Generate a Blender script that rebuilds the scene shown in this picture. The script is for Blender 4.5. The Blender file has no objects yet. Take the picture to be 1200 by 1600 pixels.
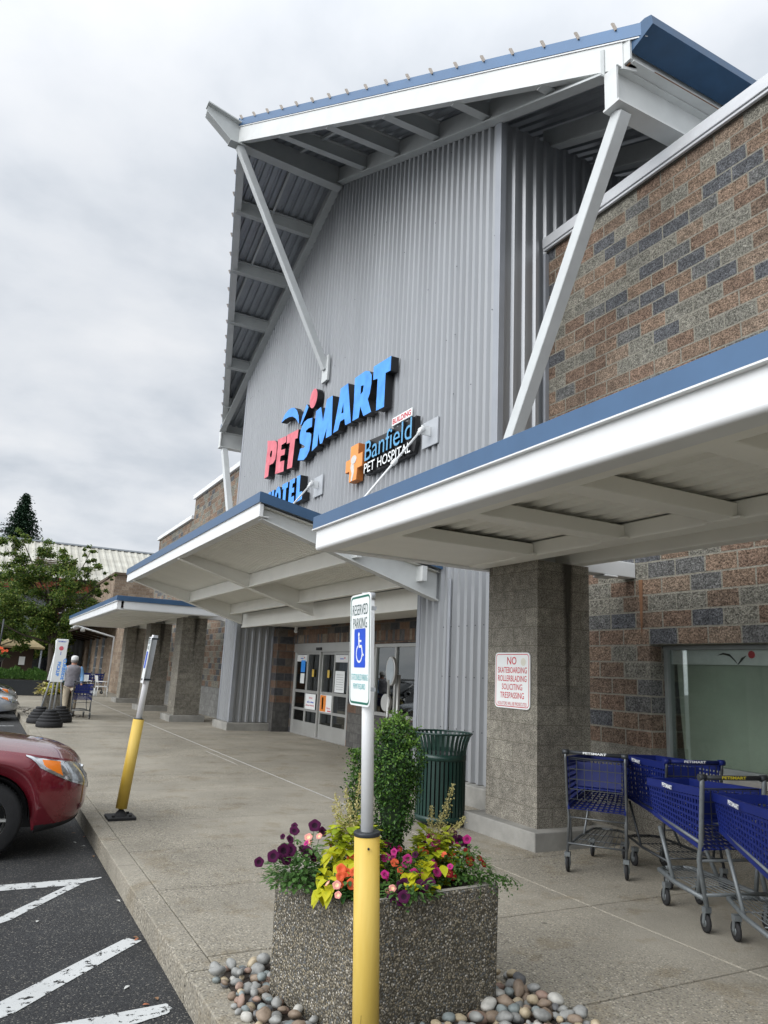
import bpy, math, random
from mathutils import Vector, Matrix, noise
random.seed(7)
SC = bpy.context.scene
COL = SC.collection
R = math.radians
# ------------------------------------------------------------------ camera
def make_camera():
    yaw, pitch, roll, f = R(27.645), R(12.376), R(2.770), 1152.83
    fwd = Vector((math.sin(yaw)*math.cos(pitch), math.cos(yaw)*math.cos(pitch), math.sin(pitch)))
    right = Vector((math.cos(yaw), -math.sin(yaw), 0)); up = right.cross(fwd)
    r2 = right*math.cos(roll)+up*math.sin(roll); u2 = up*math.cos(roll)-right*math.sin(roll)
    cd = bpy.data.cameras.new('camera'); cd.sensor_fit = 'VERTICAL'; cd.sensor_height = 36; cd.sensor_width = 27
    cd.lens = f/1600*36; cd.clip_start = .05; cd.clip_end = 1500
    o = bpy.data.objects.new('camera', cd); COL.objects.link(o)
    m = Matrix((r2, u2, -fwd)).transposed().to_4x4(); m.translation = Vector((0, 0, 1.6))
    o.matrix_world = m; SC.camera = o
make_camera()
# ------------------------------------------------------------------ world and sun
SUN_DIR = Vector((-.85, -.12, .52)).normalized()      # towards the bright part of the cloud cover
def make_world():
    w = bpy.data.worlds.new('World'); SC.world = w; w.use_nodes = True
    nt = w.node_tree; nt.nodes.clear(); N = nt.nodes.new; Lk = nt.links.new
    out = N('ShaderNodeOutputWorld'); bg = N('ShaderNodeBackground'); Lk(bg.outputs[0], out.inputs[0])
    sky = N('ShaderNodeTexSky'); sky.sky_type = 'NISHITA'; sky.sun_disc = False
    sky.sun_elevation = math.asin(SUN_DIR.z); sky.sun_rotation = math.atan2(SUN_DIR.x, SUN_DIR.y)
    sk = N('ShaderNodeMixRGB'); sk.blend_type = 'MULTIPLY'; sk.inputs[0].default_value = 1; sk.inputs[2].default_value = (.09,)*3+(1,)
    Lk(sky.outputs[0], sk.inputs[1])
    tc = N('ShaderNodeTexCoord'); sep = N('ShaderNodeSeparateXYZ'); Lk(tc.outputs['Generated'], sep.inputs[0])
    def m(op, a, b=None, c=None):
        n = N('ShaderNodeMath'); n.operation = op
        for i, v in enumerate((a, b, c)):
            if v is None: continue
            if isinstance(v, (int, float)): n.inputs[i].default_value = v
            else: Lk(v, n.inputs[i])
        return n.outputs[0]
    zc = m('MAXIMUM', sep.outputs[2], 0.0); den = m('ADD', zc, .22)
    cx = m('DIVIDE', sep.outputs[0], den); cy = m('DIVIDE', sep.outputs[1], den)
    cmb = N('ShaderNodeCombineXYZ'); Lk(cx, cmb.inputs[0]); Lk(cy, cmb.inputs[1])
    n1 = N('ShaderNodeTexNoise'); n1.inputs['Scale'].default_value = 1.9; n1.inputs['Detail'].default_value = 7; n1.inputs['Roughness'].default_value = .52; n1.inputs['Distortion'].default_value = .12
    Lk(cmb.outputs[0], n1.inputs[0])
    rp = N('ShaderNodeValToRGB'); Lk(n1.outputs[0], rp.inputs[0])
    e = rp.color_ramp.elements; e[0].position = .34; e[0].color = (.60, .65, .715, 1); e[1].position = .66; e[1].color = (.92, .935, .96, 1)
    x = rp.color_ramp.elements.new(.49); x.color = (.775, .81, .86, 1)
    # cloud deck is brightest overhead and around the hidden sun
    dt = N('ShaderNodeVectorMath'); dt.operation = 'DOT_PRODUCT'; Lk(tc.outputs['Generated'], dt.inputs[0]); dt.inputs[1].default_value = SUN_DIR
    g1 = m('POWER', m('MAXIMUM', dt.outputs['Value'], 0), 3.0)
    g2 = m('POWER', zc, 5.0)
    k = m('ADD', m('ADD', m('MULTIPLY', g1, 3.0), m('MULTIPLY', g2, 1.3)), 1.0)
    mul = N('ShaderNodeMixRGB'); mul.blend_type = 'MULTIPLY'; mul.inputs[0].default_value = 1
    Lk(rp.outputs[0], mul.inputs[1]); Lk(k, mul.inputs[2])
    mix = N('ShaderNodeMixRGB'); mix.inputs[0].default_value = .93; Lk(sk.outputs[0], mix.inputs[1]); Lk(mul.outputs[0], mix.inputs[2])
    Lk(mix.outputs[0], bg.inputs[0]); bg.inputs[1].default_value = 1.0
make_world()
sl = bpy.data.lights.new('sun', 'SUN'); sl.energy = 1.2; sl.angle = R(32); sl.color = (1, .97, .93)
so = bpy.data.objects.new('sun', sl); COL.objects.link(so); so.rotation_euler = SUN_DIR.to_track_quat('Z', 'Y').to_euler()
SC.view_settings.view_transform = 'Standard'; SC.view_settings.look = 'None'; SC.view_settings.exposure = 0; SC.view_settings.gamma = 1
SC.cycles.max_bounces = 6; SC.cycles.transparent_max_bounces = 12
# ------------------------------------------------------------------ mesh helpers
class MB:
    def __init__(s): s.v = []; s.f = []; s.m = []; s.s = []
    def add(s, vs, fs, m=0, sm=False):
        n = len(s.v); s.v += [Vector(a) for a in vs]
        for f in fs: s.f.append([n+i for i in f]); s.m.append(m); s.s.append(sm)
        return s
    def box(s, x0, x1, y0, y1, z0, z1, m=0):
        vs = [(x, y, z) for z in (z0, z1) for x, y in ((x0, y0), (x1, y0), (x1, y1), (x0, y1))]
        return s.add(vs, [(3, 2, 1, 0), (4, 5, 6, 7), (0, 1, 5, 4), (1, 2, 6, 5), (2, 3, 7, 6), (3, 0, 4, 7)], m)
    def bar(s, a, b, w, h, up=(0, 0, 1), m=0):
        a, b = Vector(a), Vector(b); d = (b-a).normalized(); up = Vector(up)
        r = d.cross(up)
        if r.length < 1e-5: r = d.cross(Vector((1, 0, 0)))
        r.normalize(); u = r.cross(d)
        vs = [p+r*(sx*w/2)+u*(sz*h/2) for p in (a, b) for sx, sz in ((-1, -1), (1, -1), (1, 1), (-1, 1))]
        return s.add(vs, [(0, 1, 2, 3), (7, 6, 5, 4), (0, 4, 5, 1), (1, 5, 6, 2), (2, 6, 7, 3), (3, 7, 4, 0)], m)
    def tube(s, pts, r, n=8, m=0, sm=True, caps=True):
        pts = [Vector(p) for p in pts]; rr = r if isinstance(r, (list, tuple)) else [r]*len(pts)
        vs = []; fs = []; pr = None
        for i, p in enumerate(pts):
            d = ((pts[i+1]-p).normalized() if i < len(pts)-1 else Vector()) + ((p-pts[i-1]).normalized() if i else Vector())
            d.normalize()
            if pr is None: pr = d.orthogonal().normalized()
            pr = (pr-d*pr.dot(d)).normalized(); q = d.cross(pr)
            for k in range(n):
                t = 2*math.pi*k/n; vs.append(p+(pr*math.cos(t)+q*math.sin(t))*rr[i])
        for i in range(len(pts)-1):
            for k in range(n):
                fs.append((i*n+k, i*n+(k+1) % n, (i+1)*n+(k+1) % n, (i+1)*n+k))
        s.add(vs, fs, m, sm)
        if caps:
            b = len(s.v)-len(vs)
            s.f.append([b+k for k in range(n)][::-1]); s.m.append(m); s.s.append(False)
            s.f.append([b+(len(pts)-1)*n+k for k in range(n)]); s.m.append(m); s.s.append(False)
        return s
    def lathe(s, prof, c=(0, 0, 0), n=20, m=0, sm=True, axis='z'):
        vs = []; fs = []; c = Vector(c)
        for r, z in prof:
            for k in range(n):
                t = 2*math.pi*k/n; p = (r*math.cos(t), r*math.sin(t), z)
                if axis == 'x': p = (p[2], p[0], p[1])
                if axis == 'y': p = (p[0], p[2], p[1])
                vs.append(c+Vector(p))
        for i in range(len(prof)-1):
            for k in range(n):
                a = (i*n+k, i*n+(k+1) % n, (i+1)*n+(k+1) % n, (i+1)*n+k)
                fs.append(a if axis != 'y' else a[::-1])
        return s.add(vs, fs, m, sm)
    def prism(s, poly, d, m=0, mside=None, hole=None):
        """poly: closed list of 3D points; d: extrusion vector (front face at poly, back at poly+d)"""
        n = len(poly); P = [Vector(p) for p in poly]; d = Vector(d)
        s.add(P+[p+d for p in P], [list(range(n))], m)
        b = len(s.v)-2*n
        s.f.append([b+n+i for i in range(n)][::-1]); s.m.append(m if mside is None else mside); s.s.append(False)
        for i in range(n):
            j = (i+1) % n
            s.f.append([b+j, b+i, b+n+i, b+n+j]); s.m.append(m if mside is None else mside); s.s.append(False)
        return s
    def xf(s, M, start=0):
        for i in range(start, len(s.v)): s.v[i] = M @ s.v[i]
        return s
    def build(s, name, mats, parent=None, bevel=0, seg=1, local=False):
        me = bpy.data.meshes.new(name)
        off = Vector((0, 0, 0))
        if parent is not None and not local:
            p = parent
            while p is not None: off += p.location; p = p.parent
        me.from_pydata([tuple(v-off) for v in s.v], [], s.f)
        if not isinstance(mats, (list, tuple)): mats = [mats]
        for mt in mats: me.materials.append(mt)
        for i, p in enumerate(me.polygons): p.material_index = s.m[i]; p.use_smooth = s.s[i]
        me.update()
        o = bpy.data.objects.new(name, me); COL.objects.link(o)
        if parent is not None: o.parent = parent
        if bevel:
            b = o.modifiers.new('bevel', 'BEVEL'); b.width = bevel; b.segments = seg; b.limit_method = 'ANGLE'; b.angle_limit = R(50)
        return o
def tag(o, label, cat, group=None):
    o['label'] = label; o['category'] = cat
    if group: o['group'] = group
    return o
def thing(name, label, cat, loc=(0, 0, 0), group=None):
    o = bpy.data.objects.new(name, None); COL.objects.link(o); o.location = loc; o.empty_display_size = .1
    return tag(o, label, cat, group)
def structure(o): o['kind'] = 'structure'; return o
def copy_tree(o, parent=None):
    c = o.copy(); COL.objects.link(c); c.parent = parent
    for ch in list(o.children): copy_tree(ch, c)
    return c
def text_geo(body, offset=.0, extrude=0.0):
    cu = bpy.data.curves.new('t', 'FONT'); cu.body = body; cu.offset = offset; cu.extrude = extrude; cu.resolution_u = 3
    o = bpy.data.objects.new('t', cu); COL.objects.link(o); bpy.context.view_layer.update()
    me = bpy.data.meshes.new_from_object(o.evaluated_get(bpy.context.evaluated_depsgraph_get()))
    vs = [v.co.copy() for v in me.vertices]; fs = [list(p.vertices) for p in me.polygons]
    bpy.data.objects.remove(o); bpy.data.curves.remove(cu); bpy.data.meshes.remove(me)
    x0, x1 = min(v.x for v in vs), max(v.x for v in vs); y0, y1 = min(v.y for v in vs), max(v.y for v in vs)
    return [((v.x-x0)/(x1-x0), (v.y-y0)/(y1-y0), (v.z/extrude if extrude else 0)) for v in vs], fs
def put_text(mb, body, bl, right, up, out=(0, 0, 0), m=0, mside=None, offset=.0):
    """text filling the box bl + right*[0..1] + up*[0..1]; out = depth vector of the raised letters"""
    right, up, out, bl = Vector(right), Vector(up), Vector(out), Vector(bl)
    ex = 0.1 if out.length > 0 else 0
    vs, fs = text_geo(body, offset, ex)
    P = [bl+right*a+up*b+out*((c+1)/2 if ex else 0) for a, b, c in vs]
    n = len(mb.v); mb.v += P
    nrm = right.cross(up).normalized()
    for f in fs:
        mi = m
        if ex and mside is not None:
            a, b, c = P[f[0]], P[f[1]], P[f[2]]
            q = (b-a).cross(c-a)
            if q.length < 1e-12 or abs(q.normalized().dot(nrm)) < .5: mi = mside
        mb.f.append([n+i for i in f]); mb.m.append(mi); mb.s.append(False)
    return mb
# ------------------------------------------------------------------ materials
def mat(name, col=(.5, .5, .5), rough=.6, metal=0.0, spec=.5, noise_amt=.12, noise_scale=6, bump=0.0, bump_scale=80, coat=0, col2=None, sub=0, streak=0):
    m = bpy.data.materials.new(name); m.use_nodes = True; nt = m.node_tree; b = nt.nodes['Principled BSDF']; N = nt.nodes.new; Lk = nt.links.new
    b.inputs['Roughness'].default_value = rough; b.inputs['Metallic'].default_value = metal; b.inputs['Specular IOR Level'].default_value = spec
    if coat: b.inputs['Coat Weight'].default_value = coat; b.inputs['Coat Roughness'].default_value = .04
    geo = N('ShaderNodeNewGeometry')
    mp = N('ShaderNodeMapping'); Lk(geo.outputs['Position'], mp.inputs[0])
    if streak: mp.inputs['Scale'].default_value = (1, 1, 1.0/streak)
    n1 = N('ShaderNodeTexNoise'); n1.inputs['Scale'].default_value = noise_scale; n1.inputs['Detail'].default_value = 6; n1.inputs['Roughness'].default_value = .6; Lk(mp.outputs[0], n1.inputs[0])
    rp = N('ShaderNodeMapRange'); rp.inputs[1].default_value = .3; rp.inputs[2].default_value = .7; rp.inputs[3].default_value = 0; rp.inputs[4].default_value = 1; Lk(n1.outputs[0], rp.inputs[0])
    mx = N('ShaderNodeMixRGB'); Lk(rp.outputs[0], mx.inputs[0])
    c = Vector(col)
    mx.inputs[1].default_value = tuple(c*(1-noise_amt))+(1,)
    mx.inputs[2].default_value = tuple(Vector(col2) if col2 else c*(1+noise_amt*.6))+(1,)
    Lk(mx.outputs[0], b.inputs['Base Color'])
    rr = N('ShaderNodeMapRange'); rr.inputs[3].default_value = max(0, rough-.07); rr.inputs[4].default_value = min(1, rough+.1); Lk(n1.outputs[0], rr.inputs[0]); Lk(rr.outputs[0], b.inputs['Roughness'])
    if bump:
        n2 = N('ShaderNodeTexNoise'); n2.inputs['Scale'].default_value = bump_scale; n2.inputs['Detail'].default_value = 4; Lk(geo.outputs['Position'], n2.inputs[0])
        bp = N('ShaderNodeBump'); bp.inputs['Strength'].default_value = bump; bp.inputs['Distance'].default_value = .01; Lk(n2.outputs[0], bp.inputs['Height']); Lk(bp.outputs[0], b.inputs['Normal'])
    return m
def ramp(N, Lk, src, stops, const=False):
    r = N('ShaderNodeValToRGB'); Lk(src, r.inputs[0]); cr = r.color_ramp
    if const: cr.interpolation = 'CONSTANT'
    while len(cr.elements) > 1: cr.elements.remove(cr.elements[-1])
    cr.elements[0].position = stops[0][0]; cr.elements[0].color = tuple(stops[0][1])+(1,)
    for p, c in stops[1:]:
        e = cr.elements.new(p); e.color = tuple(c)+(1,)
    return r.outputs[0]
def brick_mat(name, stops, mortar, bw=.4, bh=.193, z0=.92, msz=.010, bump=.8, speck=.35, bscale=55, depth=.012, vertical=False, spscale=140):
    m = bpy.data.materials.new(name); m.use_nodes = True; nt = m.node_tree; b = nt.nodes['Principled BSDF']; N = nt.nodes.new; Lk = nt.links.new
    b.inputs['Roughness'].default_value = .9; b.inputs['Specular IOR Level'].default_value = .2
    geo = N('ShaderNodeNewGeometry'); sp = N('ShaderNodeSeparateXYZ'); Lk(geo.outputs['Position'], sp.inputs[0])
    ad = N('ShaderNodeMath'); ad.operation = 'ADD'; Lk(sp.outputs[0], ad.inputs[0]); Lk(sp.outputs[1], ad.inputs[1])
    zz = N('ShaderNodeMath'); zz.operation = 'SUBTRACT'; Lk(sp.outputs[2], zz.inputs[0]); zz.inputs[1].default_value = z0-bh*20
    ad2 = N('ShaderNodeMath'); ad2.operation = 'ADD'; Lk(ad.outputs[0], ad2.inputs[0]); ad2.inputs[1].default_value = 60
    cb = N('ShaderNodeCombineXYZ'); Lk(ad2.outputs[0], cb.inputs[0]); Lk(zz.outputs[0], cb.inputs[1])
    # wobble the joints slightly
    nw = N('ShaderNodeTexNoise'); nw.inputs['Scale'].default_value = 9; Lk(geo.outputs['Position'], nw.inputs[0])
    vm = N('ShaderNodeVectorMath'); vm.operation = 'SCALE'; vm.inputs['Scale'].default_value = .008; Lk(nw.outputs['Color'], vm.inputs[0])
    va = N('ShaderNodeVectorMath'); Lk(cb.outputs[0], va.inputs[0]); Lk(vm.outputs[0], va.inputs[1])
    bt = N('ShaderNodeTexBrick'); Lk(va.outputs[0], bt.inputs['Vector']); bt.inputs['Scale'].default_value = 1
    bt.inputs['Color1'].default_value = (0, 0, 0, 1); bt.inputs['Color2'].default_value = (1, 1, 1, 1); bt.inputs['Mortar'].default_value = (0, 0, 0, 1)
    bt.inputs['Brick Width'].default_value = bw; bt.inputs['Row Height'].default_value = bh; bt.inputs['Mortar Size'].default_value = msz; bt.inputs['Mortar Smooth'].default_value = .15; bt.offset = .5
    base = ramp(N, Lk, bt.outputs['Color'], stops, True)
    ns = N('ShaderNodeTexNoise'); ns.inputs['Scale'].default_value = spscale; ns.inputs['Detail'].default_value = 3; ns.inputs['Roughness'].default_value = .7; Lk(geo.outputs['Position'], ns.inputs[0])
    sr = N('ShaderNodeMapRange'); sr.inputs[1].default_value = .35; sr.inputs[2].default_value = .65; sr.inputs[3].default_value = 1-speck; sr.inputs[4].default_value = 1+speck; Lk(ns.outputs[0], sr.inputs[0])
    nl = N('ShaderNodeTexNoise'); nl.inputs['Scale'].default_value = .7; nl.inputs['Detail'].default_value = 5; Lk(geo.outputs['Position'], nl.inputs[0])
    lr = N('ShaderNodeMapRange'); lr.inputs[1].default_value = .3; lr.inputs[2].default_value = .7; lr.inputs[3].default_value = .80; lr.inputs[4].default_value = 1.12; Lk(nl.outputs[0], lr.inputs[0])
    n6 = N('ShaderNodeTexNoise'); n6.inputs['Scale'].default_value = 11; n6.inputs['Detail'].default_value = 4; Lk(geo.outputs['Position'], n6.inputs[0]); r6 = N('ShaderNodeMapRange'); r6.inputs[1].default_value = .3; r6.inputs[2].default_value = .7; r6.inputs[3].default_value = .76; r6.inputs[4].default_value = 1.22; Lk(n6.outputs[0], r6.inputs[0]); m6 = N('ShaderNodeMath'); m6.operation = 'MULTIPLY'; Lk(lr.outputs[0], m6.inputs[0]); Lk(r6.outputs[0], m6.inputs[1]); lr = m6
    mm = N('ShaderNodeMath'); mm.operation = 'MULTIPLY'; Lk(sr.outputs[0], mm.inputs[0]); Lk(lr.outputs[0], mm.inputs[1])
    m1 = N('ShaderNodeMixRGB'); m1.blend_type = 'MULTIPLY'; m1.inputs[0].default_value = 1; Lk(base, m1.inputs[1]); Lk(mm.outputs[0], m1.inputs[2])
    m2 = N('ShaderNodeMixRGB'); Lk(bt.outputs['Fac'], m2.inputs[0]); Lk(m1.outputs[0], m2.inputs[1]); m2.inputs[2].default_value = tuple(mortar)+(1,)
    Lk(m2.outputs[0], b.inputs['Base Color'])
    nb = N('ShaderNodeTexNoise'); nb.inputs['Scale'].default_value = bscale; nb.inputs['Detail'].default_value = 5; nb.inputs['Roughness'].default_value = .65; Lk(geo.outputs['Position'], nb.inputs[0])
    hb = N('ShaderNodeMath'); hb.operation = 'MULTIPLY_ADD'; Lk(bt.outputs['Fac'], hb.inputs[0]); hb.inputs[1].default_value = -.8; Lk(nb.outputs[0], hb.inputs[2])
    bp = N('ShaderNodeBump'); bp.inputs['Strength'].default_value = bump; bp.inputs['Distance'].default_value = depth; Lk(hb.outputs[0], bp.inputs['Height']); Lk(bp.outputs[0], b.inputs['Normal'])
    return m
def aggregate_mat(name, matrix, stones, scale=90, big=.25, bump=.5, rough=.85, stain=None, cover=.75, fine=1.0, smooth_mix=False):
    m = bpy.data.materials.new(name); m.use_nodes = True; nt = m.node_tree; b = nt.nodes['Principled BSDF']; N = nt.nodes.new; Lk = nt.links.new
    b.inputs['Roughness'].default_value = rough; b.inputs['Specular IOR Level'].default_value = .25
    geo = N('ShaderNodeNewGeometry')
    vo = N('ShaderNodeTexVoronoi'); vo.inputs['Scale'].default_value = scale; Lk(geo.outputs['Position'], vo.inputs[0])
    s2 = N('ShaderNodeSeparateColor'); Lk(vo.outputs['Color'], s2.inputs[0])
    base = ramp(N, Lk, s2.outputs[0], stones, True)
    th = N('ShaderNodeMapRange'); th.inputs[1].default_value = .45*cover/.75; th.inputs[2].default_value = .62*cover/.75; Lk(vo.outputs['Distance'], th.inputs[0])
    mx = N('ShaderNodeMixRGB'); Lk(th.outputs[0], mx.inputs[0]); Lk(base, mx.inputs[1]); mx.inputs[2].default_value = tuple(matrix)+(1,)
    last = mx.outputs[0]
    nl = N('ShaderNodeTexNoise'); nl.inputs['Scale'].default_value = .9; nl.inputs['Detail'].default_value = 8; nl.inputs['Roughness'].default_value = .6; Lk(geo.outputs['Position'], nl.inputs[0])
    bumpfac = None
    if smooth_mix:
        ns = N('ShaderNodeTexNoise'); ns.inputs['Scale'].default_value = .42; ns.inputs['Detail'].default_value = 3; Lk(geo.outputs['Position'], ns.inputs[0])
        sr = N('ShaderNodeMapRange'); sr.inputs[1].default_value = .42; sr.inputs[2].default_value = .6; sr.inputs[3].default_value = .15; sr.inputs[4].default_value = .85; Lk(ns.outputs[0], sr.inputs[0])
        m3 = N('ShaderNodeMixRGB'); Lk(sr.outputs[0], m3.inputs[0]); Lk(last, m3.inputs[1]); m3.inputs[2].default_value = tuple(smooth_mix)+(1,); last = m3.outputs[0]
        n5 = N('ShaderNodeTexNoise'); n5.inputs['Scale'].default_value = 2.2; n5.inputs['Detail'].default_value = 7; n5.inputs['Roughness'].default_value = .7; Lk(geo.outputs['Position'], n5.inputs[0])
        st = ramp(N, Lk, n5.outputs[0], [(0, (.72, .68, .62)), (.38, (.86, .82, .76)), (.46, (1, 1, 1)), (.62, (1.0, 1, 1)), (.75, (1.12, 1.12, 1.1))])
        m4 = N('ShaderNodeMixRGB'); m4.blend_type = 'MULTIPLY'; m4.inputs[0].default_value = 1; Lk(last, m4.inputs[1]); Lk(st, m4.inputs[2]); last = m4.outputs[0]
        vg = N('ShaderNodeTexVoronoi'); vg.inputs['Scale'].default_value = 2.3; Lk(geo.outputs['Position'], vg.inputs[0])
        gr = N('ShaderNodeMapRange'); gr.inputs[1].default_value = .035; gr.inputs[2].default_value = .055; gr.inputs[3].default_value = .55; gr.inputs[4].default_value = 1; Lk(vg.outputs['Distance'], gr.inputs[0])
        m7 = N('ShaderNodeMixRGB'); m7.blend_type = 'MULTIPLY'; m7.inputs[0].default_value = 1; Lk(last, m7.inputs[1]); Lk(gr.outputs[0], m7.inputs[2]); last = m7.outputs[0]
    lr = N('ShaderNodeMapRange'); lr.inputs[1].default_value = .3; lr.inputs[2].default_value = .7; lr.inputs[3].default_value = 1-big; lr.inputs[4].default_value = 1+big; Lk(nl.outputs[0], lr.inputs[0])
    m2 = N('ShaderNodeMixRGB'); m2.blend_type = 'MULTIPLY'; m2.inputs[0].default_value = 1; Lk(last, m2.inputs[1]); Lk(lr.outputs[0], m2.inputs[2])
    Lk(m2.outputs[0], b.inputs['Base Color'])
    if bump:
        inv = N('ShaderNodeMath'); inv.operation = 'MULTIPLY'; inv.inputs[1].default_value = -1; Lk(vo.outputs['Distance'], inv.inputs[0])
        bp = N('ShaderNodeBump'); bp.inputs['Strength'].default_value = bump; bp.inputs['Distance'].default_value = .5/scale; Lk(inv.outputs[0], bp.inputs['Height']); Lk(bp.outputs[0], b.inputs['Normal'])
    return m
def leaf_mat(name, stops, rough=.5, trans=.3):
    m = bpy.data.materials.new(name); m.use_nodes = True; nt = m.node_tree; b = nt.nodes['Principled BSDF']; N = nt.nodes.new; Lk = nt.links.new
    geo = N('ShaderNodeNewGeometry'); c = ramp(N, Lk, geo.outputs['Random Per Island'], stops)
    Lk(c, b.inputs['Base Color']); b.inputs['Roughness'].default_value = rough; b.inputs['Specular IOR Level'].default_value = .3
    if trans:
        tr = N('ShaderNodeBsdfTranslucent'); Lk(c, tr.inputs[0]); mx = N('ShaderNodeMixShader'); mx.inputs[0].default_value = trans
        Lk(b.outputs[0], mx.inputs[1]); Lk(tr.outputs[0], mx.inputs[2]); Lk(mx.outputs[0], nt.nodes['Material Output'].inputs[0])
    return m
def glass_mat(name, tint=(.02, .025, .025), refl=.10, alpha=0.0):
    m = bpy.data.materials.new(name); m.use_nodes = True; nt = m.node_tree; N = nt.nodes.new; Lk = nt.links.new
    nt.nodes.remove(nt.nodes['Principled BSDF'])
    fr = N('ShaderNodeFresnel'); fr.inputs[0].default_value = 1.52
    ad = N('ShaderNodeMath'); ad.operation = 'ADD'; ad.use_clamp = True; Lk(fr.outputs[0], ad.inputs[0]); ad.inputs[1].default_value = refl
    g = N('ShaderNodeBsdfGlossy'); g.inputs['Roughness'].default_value = .01; g.inputs[0].default_value = (.9, .93, .92, 1)
    d = N('ShaderNodeBsdfTransparent'); d.inputs[0].default_value = tuple(tint)+(1,)
    mx = N('ShaderNodeMixShader'); Lk(ad.outputs[0], mx.inputs[0]); Lk(d.outputs[0], mx.inputs[1]); Lk(g.outputs[0], mx.inputs[2])
    Lk(mx.outputs[0], nt.nodes['Material Output'].inputs[0]); return m
def wet_asphalt():
    m = aggregate_mat('asphalt', (.018, .019, .02), [(0, (.026, .027, .028)), (.3, (.042, .043, .044)), (.55, (.032, .032, .033)), (.8, (.065, .065, .062)), (.93, (.16, .15, .13))], scale=130, big=.35, bump=.5, rough=.75, cover=.9)
    return m
WHITE = mat('white_painted_steel', (.74, .75, .745), .45, 0, .5, .05, 3, col2=(.77, .78, .775))
SOFFWHITE = mat('soffit_cream_paint', (.86, .85, .785), .55, 0, .4, .05, 2)
BEAM = mat('pale_beam_paint', (.50, .52, .51), .5, 0, .4, .10, 2.5)
STRUT = mat('strut_paint', (.56, .58, .575), .45, 0, .4, .08, 3)
BLUE = mat('blue_fascia_metal', (.058, .122, .225), .38, .25, .5, .10, 2.5)
BLUEDK = mat('dark_blue_gutter', (.03, .085, .17), .4, .2, .5, .2, 3)
GALV = mat('galvanised_cladding', (.365, .375, .385), .42, .55, .5, .10, 1.3, streak=6)
GALVD = mat('galvanised_deck', (.36, .38, .40), .5, .5, .5, .14, 2.0)
TRIM = mat('grey_trim_metal', (.33, .345, .37), .45, .4, .5, .08, 2)
ALU = mat('aluminium_frame', (.45, .45, .43), .42, .6, .5, .06, 4)
STEEL = mat('worn_steel_tube', (.14, .15, .155), .38, .6, .5, .2, 20)
STEELL = mat('grey_coated_tube', (.15, .165, .17), .45, .3, .5, .2, 30)
STEELD = mat('dark_steel', (.05, .055, .06), .4, .5, .5, .2, 20)
BLACK = mat('black_return', (.012, .012, .013), .45, 0, .5, .1)
RUBBER = mat('black_rubber', (.022, .022, .023), .7, 0, .3, .2, 12, bump=.3, bump_scale=60)
RUST = mat('rusty_stain', (.20, .10, .05), .8)
SIGNBLUE = mat('sign_blue_acrylic', (.03, .27, .88), .35, 0, .5, .12, 3.5, col2=(.08, .38, .95))
SIGNRED = mat('sign_red_acrylic', (.66, .09, .125), .35, 0, .5, .15, 3.5, col2=(.80, .20, .24))
SIGNORANGE = mat('sign_orange_acrylic', (.85, .30, .06), .4, 0, .5, .1)
SIGNLBLUE = mat('sign_light_blue', (.10, .34, .58), .4)
SIGNWHITE = mat('sign_white', (.80, .82, .81), .4, 0, .5, .03)
REDINK = mat('red_ink', (.55, .02, .04), .5)
GREENINK = mat('green_ink', (.005, .13, .085), .5)
DARKINK = mat('dark_green_ink', (.005, .06, .05), .5)
TEALINK = mat('teal_faded_ink', (.06, .42, .42), .5)
BLUEINK = mat('royal_blue_ink', (.01, .075, .55), .45)
BLACKINK = mat('black_ink', (.02, .02, .02), .5)
YELLOW = mat('yellow_plastic_sleeve', (.60, .38, .04), .48, 0, .4, .10, 9, streak=9, col2=(.66, .48, .12))
YELTXT = mat('yellow_ink', (.55, .45, .03), .5)
CARTBLUE = mat('cart_blue_plastic', (.006, .015, .125), .5, 0, .3, .15, 6)
CANGREEN = mat('dark_green_powder_coat', (.006, .032, .024), .35, 0, .5, .15, 8)
BRICK = brick_mat('split_face_block', [(0, (.215, .148, .108)), (.18, (.250, .178, .128)), (.36, (.215, .205, .172)), (.50, (.250, .236, .195)), (.62, (.115, .118, .124)), (.72, (.195, .142, .105)), (.84, (.155, .154, .148)), (.92, (.265, .20, .148))], (.30, .285, .235), bump=1.0, speck=.72, bscale=26, depth=.06, spscale=62)
BRICKTAN = brick_mat('tan_block', [(0, (.22, .165, .12)), (.5, (.26, .2, .145)), (.8, (.30, .24, .18))], (.25, .21, .17), bump=.6)
SOLDIER = brick_mat('soldier_course_block', [(0, (.17, .11, .08)), (.3, (.10, .10, .10)), (.55, (.21, .17, .13)), (.8, (.13, .09, .07))], (.12, .11, .10), bw=.1, bh=.25, z0=2.28, msz=.006)
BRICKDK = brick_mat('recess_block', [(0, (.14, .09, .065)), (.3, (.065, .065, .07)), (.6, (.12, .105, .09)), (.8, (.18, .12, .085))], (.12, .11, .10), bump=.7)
CMU = brick_mat('ground_face_block', [(0, (.20, .185, .155)), (.5, (.225, .21, .175)), (.8, (.185, .172, .145))], (.13, .12, .095), bw=.4, bh=.2, z0=.17, msz=.004, bump=.25, speck=.8, bscale=200, depth=.004, spscale=110)
GREYCMU = brick_mat('smooth_grey_block', [(0, (.19, .19, .18)), (.5, (.22, .22, .21))], (.15, .15, .14), bw=.4, bh=.2, z0=.12, msz=.005, bump=.2, speck=.35, depth=.004)
CONC = mat('plinth_concrete', (.26, .255, .235), .85, 0, .2, .28, 2.2, bump=.3, bump_scale=60, col2=(.34, .33, .30))
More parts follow.
